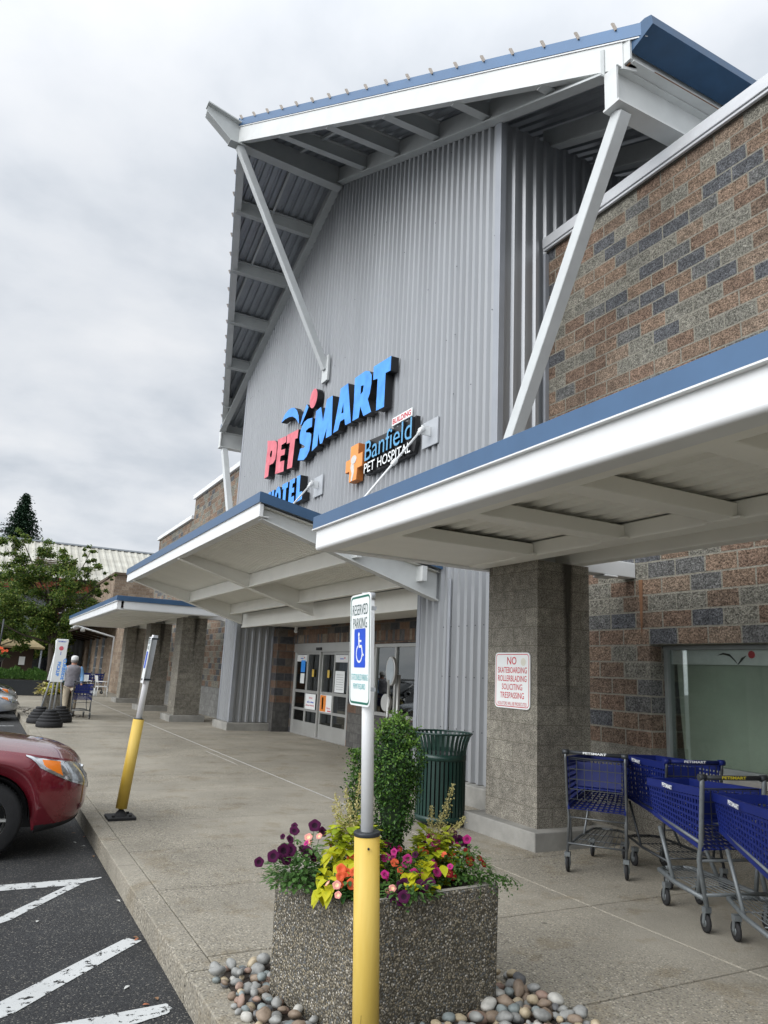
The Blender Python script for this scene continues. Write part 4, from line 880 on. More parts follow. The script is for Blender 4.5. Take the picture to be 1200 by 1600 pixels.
def leaf_poly(b, c, d, up, L, W, m=0, fold=.25, curl=.2):
    """pointed leaf: c base, d direction, up normal"""
    c, d, up = Vector(c), Vector(d).normalized(), Vector(up); s = d.cross(up)
    if s.length < 1e-4: s = d.orthogonal()
    s.normalize(); up = s.cross(d)
    pts = []
    for f, w in ((0, .0), (.15, .55), (.4, 1), (.7, .72), (1, 0)):
        mid = c+d*L*f-up*L*curl*f*f; pts.append((mid, w*W/2))
    vs = []; fs = []
    for mid, w in pts: vs += [mid+s*w+up*w*fold, mid, mid-s*w+up*w*fold]
    for i in range(len(pts)-1):
        a = i*3; fs += [(a, a+1, a+4, a+3), (a+1, a+2, a+5, a+4)]
    b.add(vs, fs, m, True)
def quad_leaf(b, c, r, n=None, m=0, asp=.6):
    d = Vector((random.gauss(0, 1), random.gauss(0, 1), random.gauss(0, 1)+.3)).normalized() if n is None else (Vector(n)+Vector((random.gauss(0, .5), random.gauss(0, .5), random.gauss(0, .5)))).normalized()
    u = d.orthogonal().normalized(); u = Matrix.Rotation(random.uniform(0, 6.28), 3, d) @ u; v = d.cross(u); c = Vector(c)
    b.add([c-u*r, c+v*r*asp+d*r*.2, c+u*r, c-v*r*asp+d*r*.2], [(0, 1, 2, 3)], m)
def foliage(b, c, rad, n, L, W, flat=.5, m=0, style='leaf'):
    c = Vector(c)
    for i in range(n):
        a = random.uniform(0, 6.283); e = random.uniform(-.25, 1.2); q = random.random()**.5
        d = Vector((math.cos(a)*math.cos(e), math.sin(a)*math.cos(e), math.sin(e)))
        p = c+Vector((d.x*rad[0]*q, d.y*rad[1]*q, abs(d.z)*rad[2]*q))
        s = random.uniform(.65, 1.2)
        dd = Vector((d.x, d.y, random.uniform(-.35, flat)))
        leaf_poly(b, p, dd, (0, 0, 1), L*s, W*s, m)
def flower_geo(b, c, n, r, petals=5, m=0, centre=None):
    c, n = Vector(c), Vector(n).normalized(); u = n.orthogonal().normalized(); v = n.cross(u)
    seg = petals*4; rings = [(.12, -.28), (.45, -.05), (.82, .06), (1.0, .0)]
    vs = []
    for f, h in rings:
        for k in range(seg):
            a = 2*math.pi*k/seg; rr = r*f*(1+(.07*math.cos(petals*a) if f > .5 else 0)); vs.append(c+(u*math.cos(a)+v*math.sin(a))*rr+n*(h*r+.04*r*math.sin(a*petals*2)))
    fs = [(i*seg+k, i*seg+(k+1) % seg, (i+1)*seg+(k+1) % seg, (i+1)*seg+k) for i in range(3) for k in range(seg)]+[tuple(range(seg))[::-1]]
    b.add(vs, fs, m, True)
    for i in range(len(fs)):
        if i < seg or i == len(fs)-1: b.m[len(b.m)-len(fs)+i] = 1
FL = [(1.344,3.520,0.734,'d'),(1.653,3.762,0.809,'d'),(1.525,3.720,0.798,'d'),(1.412,3.562,0.744,'d'),(1.530,3.558,0.735,'d'),(1.448,3.570,0.744,'d'),(1.582,3.670,0.775,'k'),(1.644,3.678,0.775,'k'),(1.748,3.503,0.701,'c'),(1.655,3.420,0.679,'c'),(1.624,3.362,0.662,'c'),(1.656,3.303,0.642,'c'),(1.712,3.395,0.666,'c'),(1.576,3.295,0.646,'k'),(2.016,3.620,0.730,'m'),(1.945,3.512,0.691,'m'),(1.871,3.378,0.649,'m'),(2.309,3.670,0.735,'m'),(2.199,3.587,0.705,'o'),(2.063,3.495,0.677,'m'),(1.974,3.470,0.674,'o'),(2.413,3.637,0.714,'m'),(2.458,3.695,0.739,'d'),(2.479,3.640,0.712,'d'),(2.457,3.545,0.671,'r'),(2.356,3.537,0.674,'o'),(2.246,3.387,0.624,'r'),(2.285,3.553,0.686,'r'),(1.922,3.287,0.616,'d'),(2.014,3.283,0.607,'d'),(2.086,3.312,0.610,'d'),(1.878,3.203,0.595,'d'),(1.854,3.270,0.616,'k'),(2.445,3.487,0.648,'r'),(2.181,3.395,0.632,'m'),(2.038,3.387,0.639,'m'),(2.191,3.453,0.652,'m'),(2.050,3.587,0.714,'m')]
def plants():
    # boxwood
    t = thing('boxwood_shrub', 'tall clipped dark green boxwood growing in the middle of the planter', 'shrub', (2.07, 3.66, .55))
    b = MB(); b.tube([(2.07, 3.66, .5), (2.06, 3.66, .8), (2.05, 3.66, 1.2)], [.02, .014, .005], 8); b.build('stem', BARK, t)
    b = MB()
    lumps = [(.0, .0, .86, .115), (.03, .02, .98, .13), (-.02, .0, 1.10, .135), (.045, -.02, 1.16, .12), (-.055, .02, 1.20, .095), (.0, -.03, 1.27, .085), (.06, .02, 1.27, .07), (-.03, .0, .76, .085), (.02, .0, .68, .065), (-.05, -.03, 1.02, .10), (.065, .0, 1.06, .095), (-.075, .0, 1.285, .045), (.01, .01, 1.345, .045)]
    nb = MB()
    for i in range(11500):
        lx, ly, lz, lr = random.choices(lumps, [q[3]**2 for q in lumps])[0]
        d = Vector((random.gauss(0, 1), random.gauss(0, 1), random.gauss(0, 1))).normalized(); q = random.uniform(.78, 1.05)*(1+.12*noise.noise(d*3+Vector((lz*7, 0, 0))))
        p = Vector((2.06+lx, 3.66+ly, lz))+d*lr*q
        new = random.random() < .05+.40*max(0, d.z)*max(0, (p.z-.95)/.4)
        quad_leaf(nb if new else b, p, random.uniform(.006, .0115), d*.8+Vector((0, 0, .5)), asp=.55)
    for s in range(70):                                     # soft shoots on top and sides
        lx, ly, lz, lr = random.choice([q for q in lumps if q[2] > .95]); d = Vector((random.gauss(0, .6), random.gauss(0, .6), 1)).normalized(); p = Vector((2.06+lx, 3.66+ly, lz))+d*lr*.92
        for k in range(11): quad_leaf(nb, p+d*k*.0045+Vector((random.gauss(0, .005), random.gauss(0, .005), 0)), .009, None, asp=.55)
    for i in range(1500):                                    # slim side branch on the far left
        z = random.uniform(.80, 1.20); p = Vector((1.865+random.gauss(0, .022)+.01*math.sin(z*30), 3.74+random.gauss(0, .03), z)); quad_leaf(b if random.random() < .75 else nb, p, random.uniform(.006, .011), None, asp=.55)
    b.build('foliage', BOX, t); nb.build('new_growth', BOXNEW, t)
    b = MB(); b.lathe([(.0, .6), (.035, .64), (.06, .8), (.085, .95), (.10, 1.12), (.07, 1.24), (0, 1.27)], (2.06, 3.66, 0), 14); b.build('shade_core', SHRUBCORE, t)  # solid near-black core, coloured as the shade inside the foliage
    def plant(label, name, cat, c, mats, fn):
        t = thing(name, label, cat, c); fn(t); return t
    # lime leaved plants with flower spikes
    for (c, rad_, lab, spikes) in (((1.80, 3.60, .58), (.17, .14, .31), 'lime yellow coral bells with cream flower spikes left of the boxwood', [(1.73, 3.70, .98), (1.80, 3.72, 1.0), (1.78, 3.62, .94), (1.86, 3.68, 1.08), (1.69, 3.64, .93)]),
                                   ((2.29, 3.62, .56), (.15, .13, .25), 'lime green coral bells with a tall cream flower spike right of the boxwood', [(2.40, 3.60, 1.02), (2.37, 3.62, .92), (2.45, 3.55, .86), (2.30, 3.66, .90)])):
        t = thing('coral_bells', lab, 'plant', c); b = MB(); foliage(b, c, rad_, 640, .048, .046, .5); b.build('foliage', LIME, t)
        for tip in spikes:
            s = MB(); base = Vector(c)+Vector((0, 0, .1)); tip = Vector(tip); s.tube([base, base.lerp(tip, .5)+Vector((0, 0, .03)), tip], .0015, 4)
            for k in range(190):
                f = random.uniform(.38, 1); p = base.lerp(tip, f); w = .030*(1.15-f); quad_leaf(s, p+Vector((random.gauss(0, w), random.gauss(0, w), random.gauss(0, .01))), random.uniform(.0035, .007), None, asp=.8)
            s.build('flower_spike', SPIKE, t)
    # sweet potato vines
    for c, lab, leaves in (((1.66, 3.42, .62), 'yellow green pointed sweet potato vine spilling over the left rim', [(1.62, 3.50, .66), (1.60, 3.40, .64), (1.56, 3.34, .63), (1.53, 3.36, .62), (1.55, 3.40, .61), (1.68, 3.47, .70), (1.72, 3.50, .71), (1.66, 3.52, .72), (1.75, 3.45, .69), (1.58, 3.46, .67), (1.73, 3.58, .74), (1.80, 3.52, .72)]),
                           ((2.08, 3.37, .62), 'yellow green pointed sweet potato vine at the front rim right of the post', [(1.98, 3.33, .63), (2.02, 3.30, .62), (2.07, 3.30, .61), (2.05, 3.36, .64), (2.12, 3.38, .66), (2.18, 3.42, .68), (2.15, 3.44, .68), (2.10, 3.46, .68), (2.0, 3.38, .65)])):
        t = thing('sweet_potato_vine', lab, 'plant', c); b = MB()
        for p in leaves:
            for q in range(3):
                a = random.uniform(0, 6.28); d = Vector((math.cos(a)*.6-.5, math.sin(a)*.6-.6, random.uniform(-.5, .2))); leaf_poly(b, Vector(p)+Vector((random.gauss(0, .015), random.gauss(0, .015), random.gauss(0, .008))), d, (0, 0, 1), random.uniform(.055, .095), random.uniform(.040, .060), curl=random.uniform(.1, .7), fold=random.uniform(.1, .5))
            b.tube([Vector(c)-Vector((0, 0, .06)), Vector(p)], .002, 4)
        b.build('foliage', VINE, t)
    t = thing('primrose', 'dark green crinkled primrose leaves at the left front rim', 'plant', (1.61, 3.37, .6)); b = MB()
    for i in range(15):
        a = random.uniform(2.2, 6.0); e = random.uniform(.1, 1.2); leaf_poly(b, (1.63+.02*math.cos(a), 3.38+.02*math.sin(a), .60), (math.cos(a)*math.cos(e), math.sin(a)*math.cos(e), math.sin(e)), (0, 0, 1), random.uniform(.08, .12), .05, curl=.35)
    b.build('foliage', DKGREEN, t)
    # flowering plants: groups of blossoms share one clump of leaves
    groups = [('petunia', 'dark purple petunias trailing over the left rim of the planter', 'plant', (1.53, 3.64, .58), (.16, .20, .20), [0, 1, 2, 3, 4, 5, 6, 7], PALEGREEN, 1150, .030),
              ('impatiens', 'coral orange impatiens beside the yellow sleeve', 'plant', (1.68, 3.39, .58), (.12, .12, .12), [8, 9, 10, 11, 12, 13], GREEN, 260, .030),
              ('impatiens', 'bright magenta impatiens below the boxwood', 'plant', (2.02, 3.50, .58), (.24, .17, .16), [14, 15, 16, 17, 18, 19, 20, 21, 34, 35, 36, 37], GREEN, 950, .028),
              ('petunia', 'deep purple petunias hanging over the front rim', 'plant', (1.96, 3.28, .57), (.16, .08, .08), [28, 29, 30, 31, 32], PALEGREEN, 300, .032),
              ('petunia', 'dark red petunias and trailing greenery at the right corner of the planter', 'plant', (2.38, 3.50, .58), (.20, .20, .16), [22, 23, 24, 25, 26, 27, 33], GREEN, 1500, .022)]
    for name, lab, cat, c, rd, idx, m, n, L in groups:
        t = thing(name, lab, cat, c); b = MB(); foliage(b, c, rd, n, L, L*.6, .6)
        for i in idx:
            p = Vector(FL[i][:3]); b.tube([Vector(c)*.5+Vector((p.x, p.y, c[2]))*.5-Vector((0, 0, .02)), p-Vector((0, 0, .01))], .0015, 4)
            for q in range(5): leaf_poly(b, p+Vector((random.gauss(0, .02), random.gauss(0, .02), -.02-random.random()*.03)), (random.gauss(0, 1), random.gauss(0, 1), .2), (0, 0, 1), L, L*.6)
        b.build('foliage', m, t)
        for i in idx:
            x, y, z, k = FL[i]; s = MB(); r = {'d': .030, 'm': .023, 'c': .024, 'o': .021, 'k': .018, 'r': .024}[k]*random.uniform(.85, 1.15)
            flower_geo(s, (x, y, z+.006), (-.45*x/2+random.gauss(0, .25), -.9+random.gauss(0, .25), .55+random.gauss(0, .2)), r); s.build('flower', [PET[k], THROAT[k]], t)
            s = MB(); x += random.gauss(0, .03); y += random.gauss(0, .03); z -= .012+random.random()*.02
            flower_geo(s, (x, y, z), (random.gauss(-.4, .5), -.8+random.gauss(0, .3), .6), r*.8); s.build('flower', [PET[k], THROAT[k]], t)
            s = MB(); flower_geo(s, (FL[i][0]+random.gauss(0, .05), FL[i][1]+random.gauss(0, .04), FL[i][2]+random.gauss(.005, .02)), (random.gauss(-.4, .6), -.7+random.gauss(0, .4), .7), r*random.uniform(.5, .75)); k2 = random.choice((k, k, k, 'm', 'd', 'r')); s.build('flower', [PET[k2], THROAT[k2]], t)
    # trailing shoots outside the rim, right corner and left corner
    t = thing('trailing_lobelia', 'fine green shoots hanging over the right corner of the planter', 'plant', (2.48, 3.34, .58)); b = MB()
    for i in range(26):
        p = Vector((random.uniform(2.36, 2.55), random.uniform(3.28, 3.45), .60)); d = Vector((random.uniform(-.2, .9), random.uniform(-.6, .3), random.uniform(.1, .5))); pts = [p]
        for k in range(6): d += Vector((0, 0, -.18)); p = p+d*.02; pts.append(p)
        b.tube(pts, .001, 3, caps=False)
        for q in pts: 
            for z in range(2): quad_leaf(b, q+Vector((random.gauss(0, .006), random.gauss(0, .006), random.gauss(0, .005))), .008)
    b.build('shoots', GREEN, t)
BARK = mat('bark', (.07, .055, .04), .9, bump=.6, bump_scale=40)
SHRUBCORE = mat('shrub_core_shade', (.012, .028, .008), .9)  # near-black green paints the shade within the shrub
plants()
# ------------------------------------------------------------------ river stones
def stones():
    cols = [('grey', (.22, .22, .21), (.32, .32, .30)), ('blue grey', (.17, .20, .20), (.27, .30, .29)), ('tan', (.36, .29, .18), (.48, .40, .28)), ('brown', (.19, .14, .10), (.30, .23, .17)), ('pale', (.42, .41, .37), (.55, .53, .48)), ('dark', (.09, .092, .095), (.15, .15, .15)), ('reddish', (.25, .16, .12), (.34, .24, .19))]
    mats = [mat('stone_'+n.replace(' ', '_'), a, .55, 0, .4, .15, 25, col2=b_) for n, a, b_ in cols]
    protos = []
    for k in range(7):
        b = MB(); n, mrg = 12, 7; vs = []; ph = random.uniform(0, 50)
        for j in range(mrg+1):
            for i in range(n):
                th = math.pi*j/mrg; a = 2*math.pi*i/n; d = Vector((math.sin(th)*math.cos(a), math.sin(th)*math.sin(a), math.cos(th)))
                vs.append(d*(1+.22*noise.noise(d*1.3+Vector((ph, 0, 0)))))
        b.add(vs, [(j*n+i, j*n+(i+1) % n, (j+1)*n+(i+1) % n, (j+1)*n+i) for j in range(mrg) for i in range(n)], 0, True)
        protos.append(b)
    P = []
    def inplanter(x, y):
        p = Vector((x, y)); u = PB-PA; v = PD-PA; det = u.x*v.y-u.y*v.x; q = p-PA; a = (q.x*v.y-q.y*v.x)/det; c = (u.x*q.y-u.y*q.x)/det
        return -.02 < a < 1.02 and -.02 < c < 1.02
    def side(x, y): return 'left' if x < 1.64 else ('right' if x > 2.35 else 'front')
    tries = 0
    while len(P) < 296 and tries < 60000:
        tries += 1
        lay = 1 if len(P) > 190 else 0
        x = random.uniform(1.31, 2.80); y = random.uniform(2.9, 4.25 if x < 1.6 else 3.62)
        if x < 1.7 and y < 3.3: continue
        if 1.7 < x < 2.3 and y < 3.05: continue
        if inplanter(x, y): continue
        if (x-1.56)**2+(y-2.9)**2 < .0075: continue
        s = random.choice((.018, .022, .026, .030, .038)); z = s*.55+lay*.03
        if any((x-a)**2+(y-c)**2+((z-e)*1.5)**2 < (s+d)**2*(.80 if lay else .70) for a, c, e, d in P): continue
        P.append((x, y, z, s))
    meshes = {}
    for i, (x, y, z, s) in enumerate(P):
        k = random.randrange(7); mi = random.choice((0, 0, 1, 2, 3, 4, 5, 0, 3, 2, 1, 0, 6)); key = (k, mi)
        if key not in meshes:
            o = protos[k].build('river_stone', mats[mi]); meshes[key] = o.data
        else:
            o = bpy.data.objects.new('river_stone', meshes[key]); COL.objects.link(o)
        o.location = (x, y, z); o.scale = (s*random.uniform(1.0, 1.4), s*random.uniform(.8, 1.05), s*random.uniform(.6, .8)); o.rotation_euler = (random.gauss(0, .25), random.gauss(0, .25), random.uniform(0, 6.28))
        sd = side(x, y)
        tag(o, '%s rounded river stone in the pebble bed at the %s of the planter' % (cols[mi][0], sd if sd != 'front' else 'front foot'), 'stone', '%s river stones at the %s side of the planter' % (cols[mi][0], sd))
stones()
# ------------------------------------------------------------------ litter bin
def bin_():
    t = thing('litter_bin', 'dark green slatted steel litter bin with flared top beside the block column', 'bin', (4.76, 7.40, 0))
    H = .98; c = (4.76, 7.40, 0); n = 36
    b = MB()
    for k in range(n):
        a = 2*math.pi*k/n; ca, sa = math.cos(a), math.sin(a); tv = Vector((-sa, ca, 0))
        prof = [(.275, .06), (.275, .72), (.278, .80), (.295, .88), (.322, .95), (.338, .975)]
        for (r0, z0), (r1, z1) in zip(prof, prof[1:]):
            p, q = Vector((c[0]+r0*ca, c[1]+r0*sa, z0)), Vector((c[0]+r1*ca, c[1]+r1*sa, z1)); w = .0155; dr = Vector((ca, sa, 0))*.004
            b.add([p-tv*w-dr, p+tv*w-dr, q+tv*w-dr, q-tv*w-dr, p-tv*w+dr, p+tv*w+dr, q+tv*w+dr, q-tv*w+dr], [(4, 5, 6, 7), (3, 2, 1, 0), (0, 4, 7, 3), (1, 2, 6, 5)])
    b.build('slats', CANGREEN, t)
    b = MB(); rg = []
    for k in range(41): a = 2*math.pi*k/40; rg.append((c[0]+.340*math.cos(a), c[1]+.340*math.sin(a), .98))
    b.tube(rg, .011, 8, caps=False); b.build('top_ring', CANGREEN, t)
    b = MB()
    for z0, z1 in ((.69, .755), (.05, .11)): MB().lathe([(.270, z0), (.283, z0), (.283, z1), (.270, z1), (.270, z0)], c, 40).build('band', CANGREEN, t)
    b = MB(); b.lathe([(.0, .04), (.25, .04), (.25, .74), (.262, .75), (.25, .76), (.235, .74), (.235, .2), (0, .2)], c, 32); b.build('liner', BLACK, t)
    b = MB(); b.lathe([(.0, .0), (.2, .0), (.2, .04), (0, .04)], c, 24); b.build('foot', BLACK, t)
bin_()
# ------------------------------------------------------------------ leaning sign post in the middle distance
def leaning_post():
    t = thing('leaning_sign_post', 'leaning white post in yellow sleeve near the kerb, its sign seen edge on', 'sign', (1.52, 8.5, 0))
    def ax(z): return Vector((1.512+.082*z, 8.5, z))
    b = MB(); b.box(1.38, 1.66, 8.36, 8.64, .002, .03); b.lathe([(.07, .03), (.05, .06), (.025, .085), (.03, .12)], (1.52, 8.5, 0), 12)
    b.box(1.42, 1.45, 8.40, 8.43, .03, .05); b.box(1.59, 1.62, 8.57, 8.60, .03, .05); b.box(1.59, 1.62, 8.40, 8.43, .03, .05); b.build('base_plate', RUBBER, t, bevel=.004)
    b = MB(); b.tube([ax(.10), ax(1.0)], .058, 20); s = b.build('sleeve', YELLOW, t); b = MB(); b.tube([ax(1.0), ax(1.01)], .052, 16); b.build('sleeve_cap', STEELD, s)
    b = MB(); b.tube([ax(1.0), ax(1.9)], .032, 14); b.build('post', STRUTW, t)
    # sign plate seen from its edge
    rt = Vector((-.10, -1, 0)).normalized(); up = Vector((.082, 0, 1)).normalized(); n = Vector((-1, .1, 0)); c = ax(1.63)+Vector((-.045, 0, 0))
    b = MB(); P = [c-rt*.15-up*.25, c+rt*.15-up*.25, c+rt*.15+up*.25, c-rt*.15+up*.25]; b.prism(P[::-1], n*-.004); pl = b.build('panel', SIGNWHITE, t)
    b = MB(); o = n*.003; P = [c-rt*.08-up*.09+o, c+rt*.08-up*.09+o, c+rt*.08+up*.09+o, c-rt*.08+up*.09+o]; b.add(P, [(0, 1, 2, 3)]); b.build('blue_square', BLUEINK, pl)
    b = MB(); put_text(b, 'RESERVED', c-rt*.12+up*.17+o, rt*.24, up*.045, offset=.006); put_text(b, 'PARKING', c-rt*.11+up*.11+o, rt*.22, up*.045, offset=.006); b.build('lettering', DARKINK, pl)
    for z in (1.42, 1.86):
        b = MB(); p = ax(z); b.bar(p+Vector((-.05, 0, 0)), p+Vector((.045, 0, 0)), .075, .02); b.build('bracket', STEELD, t)
    b = MB(); b.bar(ax(1.4)+Vector((.0, -.03, 0)), ax(1.9)+Vector((0, -.03, 0)), .045, .012, (0, 1, 0)); b.build('channel', GALVP, t)
leaning_post()
# ------------------------------------------------------------------ kerbside pickup signs on tyre-like stacked bases
def pickup_sign(x, y, lean, label, yaw=0, face=True):
    t = thing('pickup_sign', label, 'sign', (x, y, 0), 'kerbside pickup signs on black rubber bases')
    b = MB(); pr = [(0, .0)]
    for k, (r, z0, z1) in enumerate(((.30, 0, .13), (.275, .13, .20), (.235, .20, .27), (.19, .27, .34), (.13, .34, .40))):
        pr += [(r-.02, z0), (r, z0+.02), (r, z1-.02), (r-.02, z1)]
    pr += [(0, .40)]
    b.lathe(pr, (x, y, 0), 24); b.build('rubber_base', RUBBER, t)
    for dx in (-.045, .045) if face else (0,):
        b = MB(); b.tube([(x+dx, y, .38), (x+dx+lean, y, 2.0)], .022, 10); b.build('post', GALVP, t)
    cx = x+lean*.75; w, z0, z1 = .27, 1.04, 2.06
    b = MB(); b.prism([(cx-w/2+lean*-.15, y-.03, z0), (cx+w/2-lean*.15, y-.03, z0), (cx+w/2+lean*.25, y-.03, z1), (cx-w/2+lean*.25, y-.03, z1)], (0, .05, 0)); pl = b.build('panel', SIGNWHITE, t, bevel=.012, seg=2)
    if face:
        yy = y-.034; b = MB()
        put_text(b, 'CURBSIDE', (cx+.085+lean*.1, yy, 1.60), (-.03*0-.02, 0, -.50), (.075, 0, 0), offset=.03)
        put_text(b, 'PICKUP', (cx-.035+lean*.1, yy, 1.52), (-.02, 0, -.34), (.075, 0, 0), offset=.03); b.build('lettering', SIGNBLUE, pl)
        b = MB(); b.add([(cx+lean*.2-.005+.052*math.cos(k*.4488), yy, 1.84+.052*math.sin(k*.4488)) for k in range(14)], [tuple(range(14))]); b.build('red_ball', SIGNRED, pl)
        b = MB(); put_text(b, 'PETSMART', (cx+lean*.2-.09, yy, 1.985), (.18, 0, 0), (0, 0, .03), offset=.02); b.box(cx+lean*.2-.008, cx+lean*.2+.004, yy-.001, yy, 1.68, 1.76); b.build('small_lettering', BLUEINK, pl)
pickup_sign(1.66, 19.75, .04, 'white kerbside pickup sign reading CURBSIDE PICKUP, frontmost of the three on black rubber bases')
pickup_sign(1.52, 20.9, .30, 'white pickup sign mostly hidden behind the front one, base to the left', face=False)
pickup_sign(2.02, 21.3, -.22, 'white pickup sign mostly hidden behind the front one, base to the right', face=False)
# ------------------------------------------------------------------ stand with two round discs by the entrance window
def disc_stand():
    t = thing('weighing_scale', 'grey stand with oval dial head and lower round disc by the entrance window', 'scale', (6.9, 12.4, 0))
    x, y = 6.9, 12.4
    b = MB(); b.tube([(x-.1, y+.05, .05), (x-.1, y+.05, 1.5)], .03, 10); b.build('post', ALU, t); b = MB(); b.tube([(x+.05, y-.05, .05), (x+.05, y-.05, 1.6)], .035, 10); b.build('post', ALU, t)
    def disc(cx, cy, cz, rx, rz, d, nm, m, m2=None):
        b = MB(); b.prism([(cx+.12*rx*math.cos(k*math.pi/12), cy-rx*math.cos(k*math.pi/12), cz+rz*math.sin(k*math.pi/12)) for k in range(24)], (.06, 0, 0)); o = b.build(nm, m, t, bevel=.01, seg=2)
        if m2:
            b = MB(); b.add([(cx-.004+.12*rx*.78*math.cos(k*math.pi/12), cy-rx*.78*math.cos(k*math.pi/12), cz+rz*.86*math.sin(k*math.pi/12)) for k in range(24)], [tuple(range(24))]); b.build('dial_face', m2, o)
    disc(x-.10, y+.02, 1.66, .15, .27, .06, 'dial_head', ALU, DIAL); disc(x-.13, y+.12, 1.08, .14, .16, .05, 'lower_disc', ALU)
    b = MB(); b.box(x-.25, x+.2, y-.25, y+.25, 0.001, .07); b.build('platform', ALU, t, bevel=.01)
DIAL = mat('dial_face', (.36, .40, .42), .3)
disc_stand()
# ------------------------------------------------------------------ notices on the doors
def poster(name, label, x, y0, y1, z0, z1, m, extras=()):
    t = thing(name, label, 'poster', (x, (y0+y1)/2, z0)); b = MB(); b.box(x, x+.003, y0, y1, z0, z1); s = b.build('sheet', m, t)
    for nm, mm, q in extras:
        b = MB()
        for e in q:
            if isinstance(e[0], str): put_text(b, e[0], (x-.002, e[1], e[2]), (0, -e[3], 0), (0, 0, e[4]), offset=.02)
            else: b.box(x-.002, x-.001, *e)
        b.build(nm, mm, s)
W4 = (18.85-15.45-.12)/4; D0 = 15.51
PINK = mat('poster_pink_ink', (.6, .06, .12), .5); ORG = mat('poster_orange', (.72, .22, .03), .5); PRP = mat('poster_dark', (.06, .02, .05), .5)
poster('door_notice', 'white notice with red lettering on the middle rail of the left sliding door leaf', 7.385, D0+2*W4+.10, D0+3*W4-.08, .66, 1.03, SIGNWHITE,
       [('red_lettering', PINK, [('hiring', D0+3*W4-.32, .90, .22, .06), ('Now Hiring', D0+3*W4-.14, .72, .52, .055)]), ('blue_lettering', BLUEINK, [('all roles', D0+3*W4-.2, .81, .42, .05)])])
poster('door_poster', 'orange and white picture poster on the right sliding door leaf', 7.44, D0+W4+.08, D0+2*W4-.06, .64, 1.04, SIGNWHITE,
       [('orange_picture', ORG, [(D0+W4+.40, D0+2*W4-.07, .65, 1.03)]), ('dark_figure', PRP, [(D0+W4+.55, D0+W4+.64, .7, .98)]), ('lettering', PINK, [('Save', D0+W4+.34, .72, .2, .05), (D0+W4+.1, D0+W4+.3, .66, .69)])])
poster('window_notice', 'white printed list taped inside the right side panel of the doors', 7.415, D0+.20, D0+W4-.10, 1.13, 1.62, SIGNWHITE,
       [('printed_lines', STEELD, [(D0+.26, D0+W4-.18, 1.2+k*.055, 1.206+k*.055) for k in range(7)])])
poster('window_sticker', 'blue square sticker on the far left panel of the doors', 7.40, D0+3*W4+.12, D0+3*W4+.40, 1.55, 1.85, SIGNBLUE)
poster('window_notice', 'small white paper below the blue sticker on the far left panel', 7.402, D0+3*W4+.14, D0+3*W4+.40, 1.27, 1.52, SIGNWHITE)
poster('door_sticker', 'round yellow caution sticker on the left sliding door leaf', 7.385, D0+2*W4+.30, D0+2*W4+.42, 1.45, 1.63, YELLOW)
poster('door_sticker', 'round yellow caution sticker on the right sliding door leaf', 7.44, D0+W4+.30, D0+W4+.42, 1.45, 1.63, YELLOW)
for nm, a in (('far left', D0+3*W4), ('near right', D0)):
    poster('door_valance', 'frosted strip with a small logo across the top of the %s door panel' % nm, 7.418, a+.07, a+W4-.07, 1.82, 1.99, SIGNWHITE2, [('logo', BLUEINK, [(a+.30, a+.5, 1.89, 1.91)]), ('red_dot', REDINK, [(a+.22, a+.27, 1.90, 1.94)])])
# ------------------------------------------------------------------ shopping carts
def lattice(b, A, B_, C_, D_, nu, nv, w=.5, th=.006, m=0):
    """perforated panel between corners A(bottom start) B(bottom end) C(top end) D(top start)"""
    A, B_, C_, D_ = map(Vector, (A, B_, C_, D_)); n = (B_-A).cross(D_-A).normalized()*th/2
    def P(u, v): return A.lerp(B_, u).lerp(D_.lerp(C_, u), v)
    def strip(p, q, r, s):
        b.add([p+n, q+n, r+n, s+n, p-n, q-n, r-n, s-n], [(0, 1, 2, 3), (7, 6, 5, 4), (0, 4, 5, 1), (2, 6, 7, 3), (1, 5, 6, 2), (3, 7, 4, 0)], m)
    for i in range(nu+1):
        u0, u1 = max(0, (i-w/2)/nu), min(1, (i+w/2)/nu); strip(P(u0, 0), P(u1, 0), P(u1, 1), P(u0, 1))
    n = n*.8
    for j in range(nv+1):
        v0, v1 = max(0, (j-w/2)/nv), min(1, (j+w/2)/nv); strip(P(0, v0), P(1, v0), P(1, v1), P(0, v1))
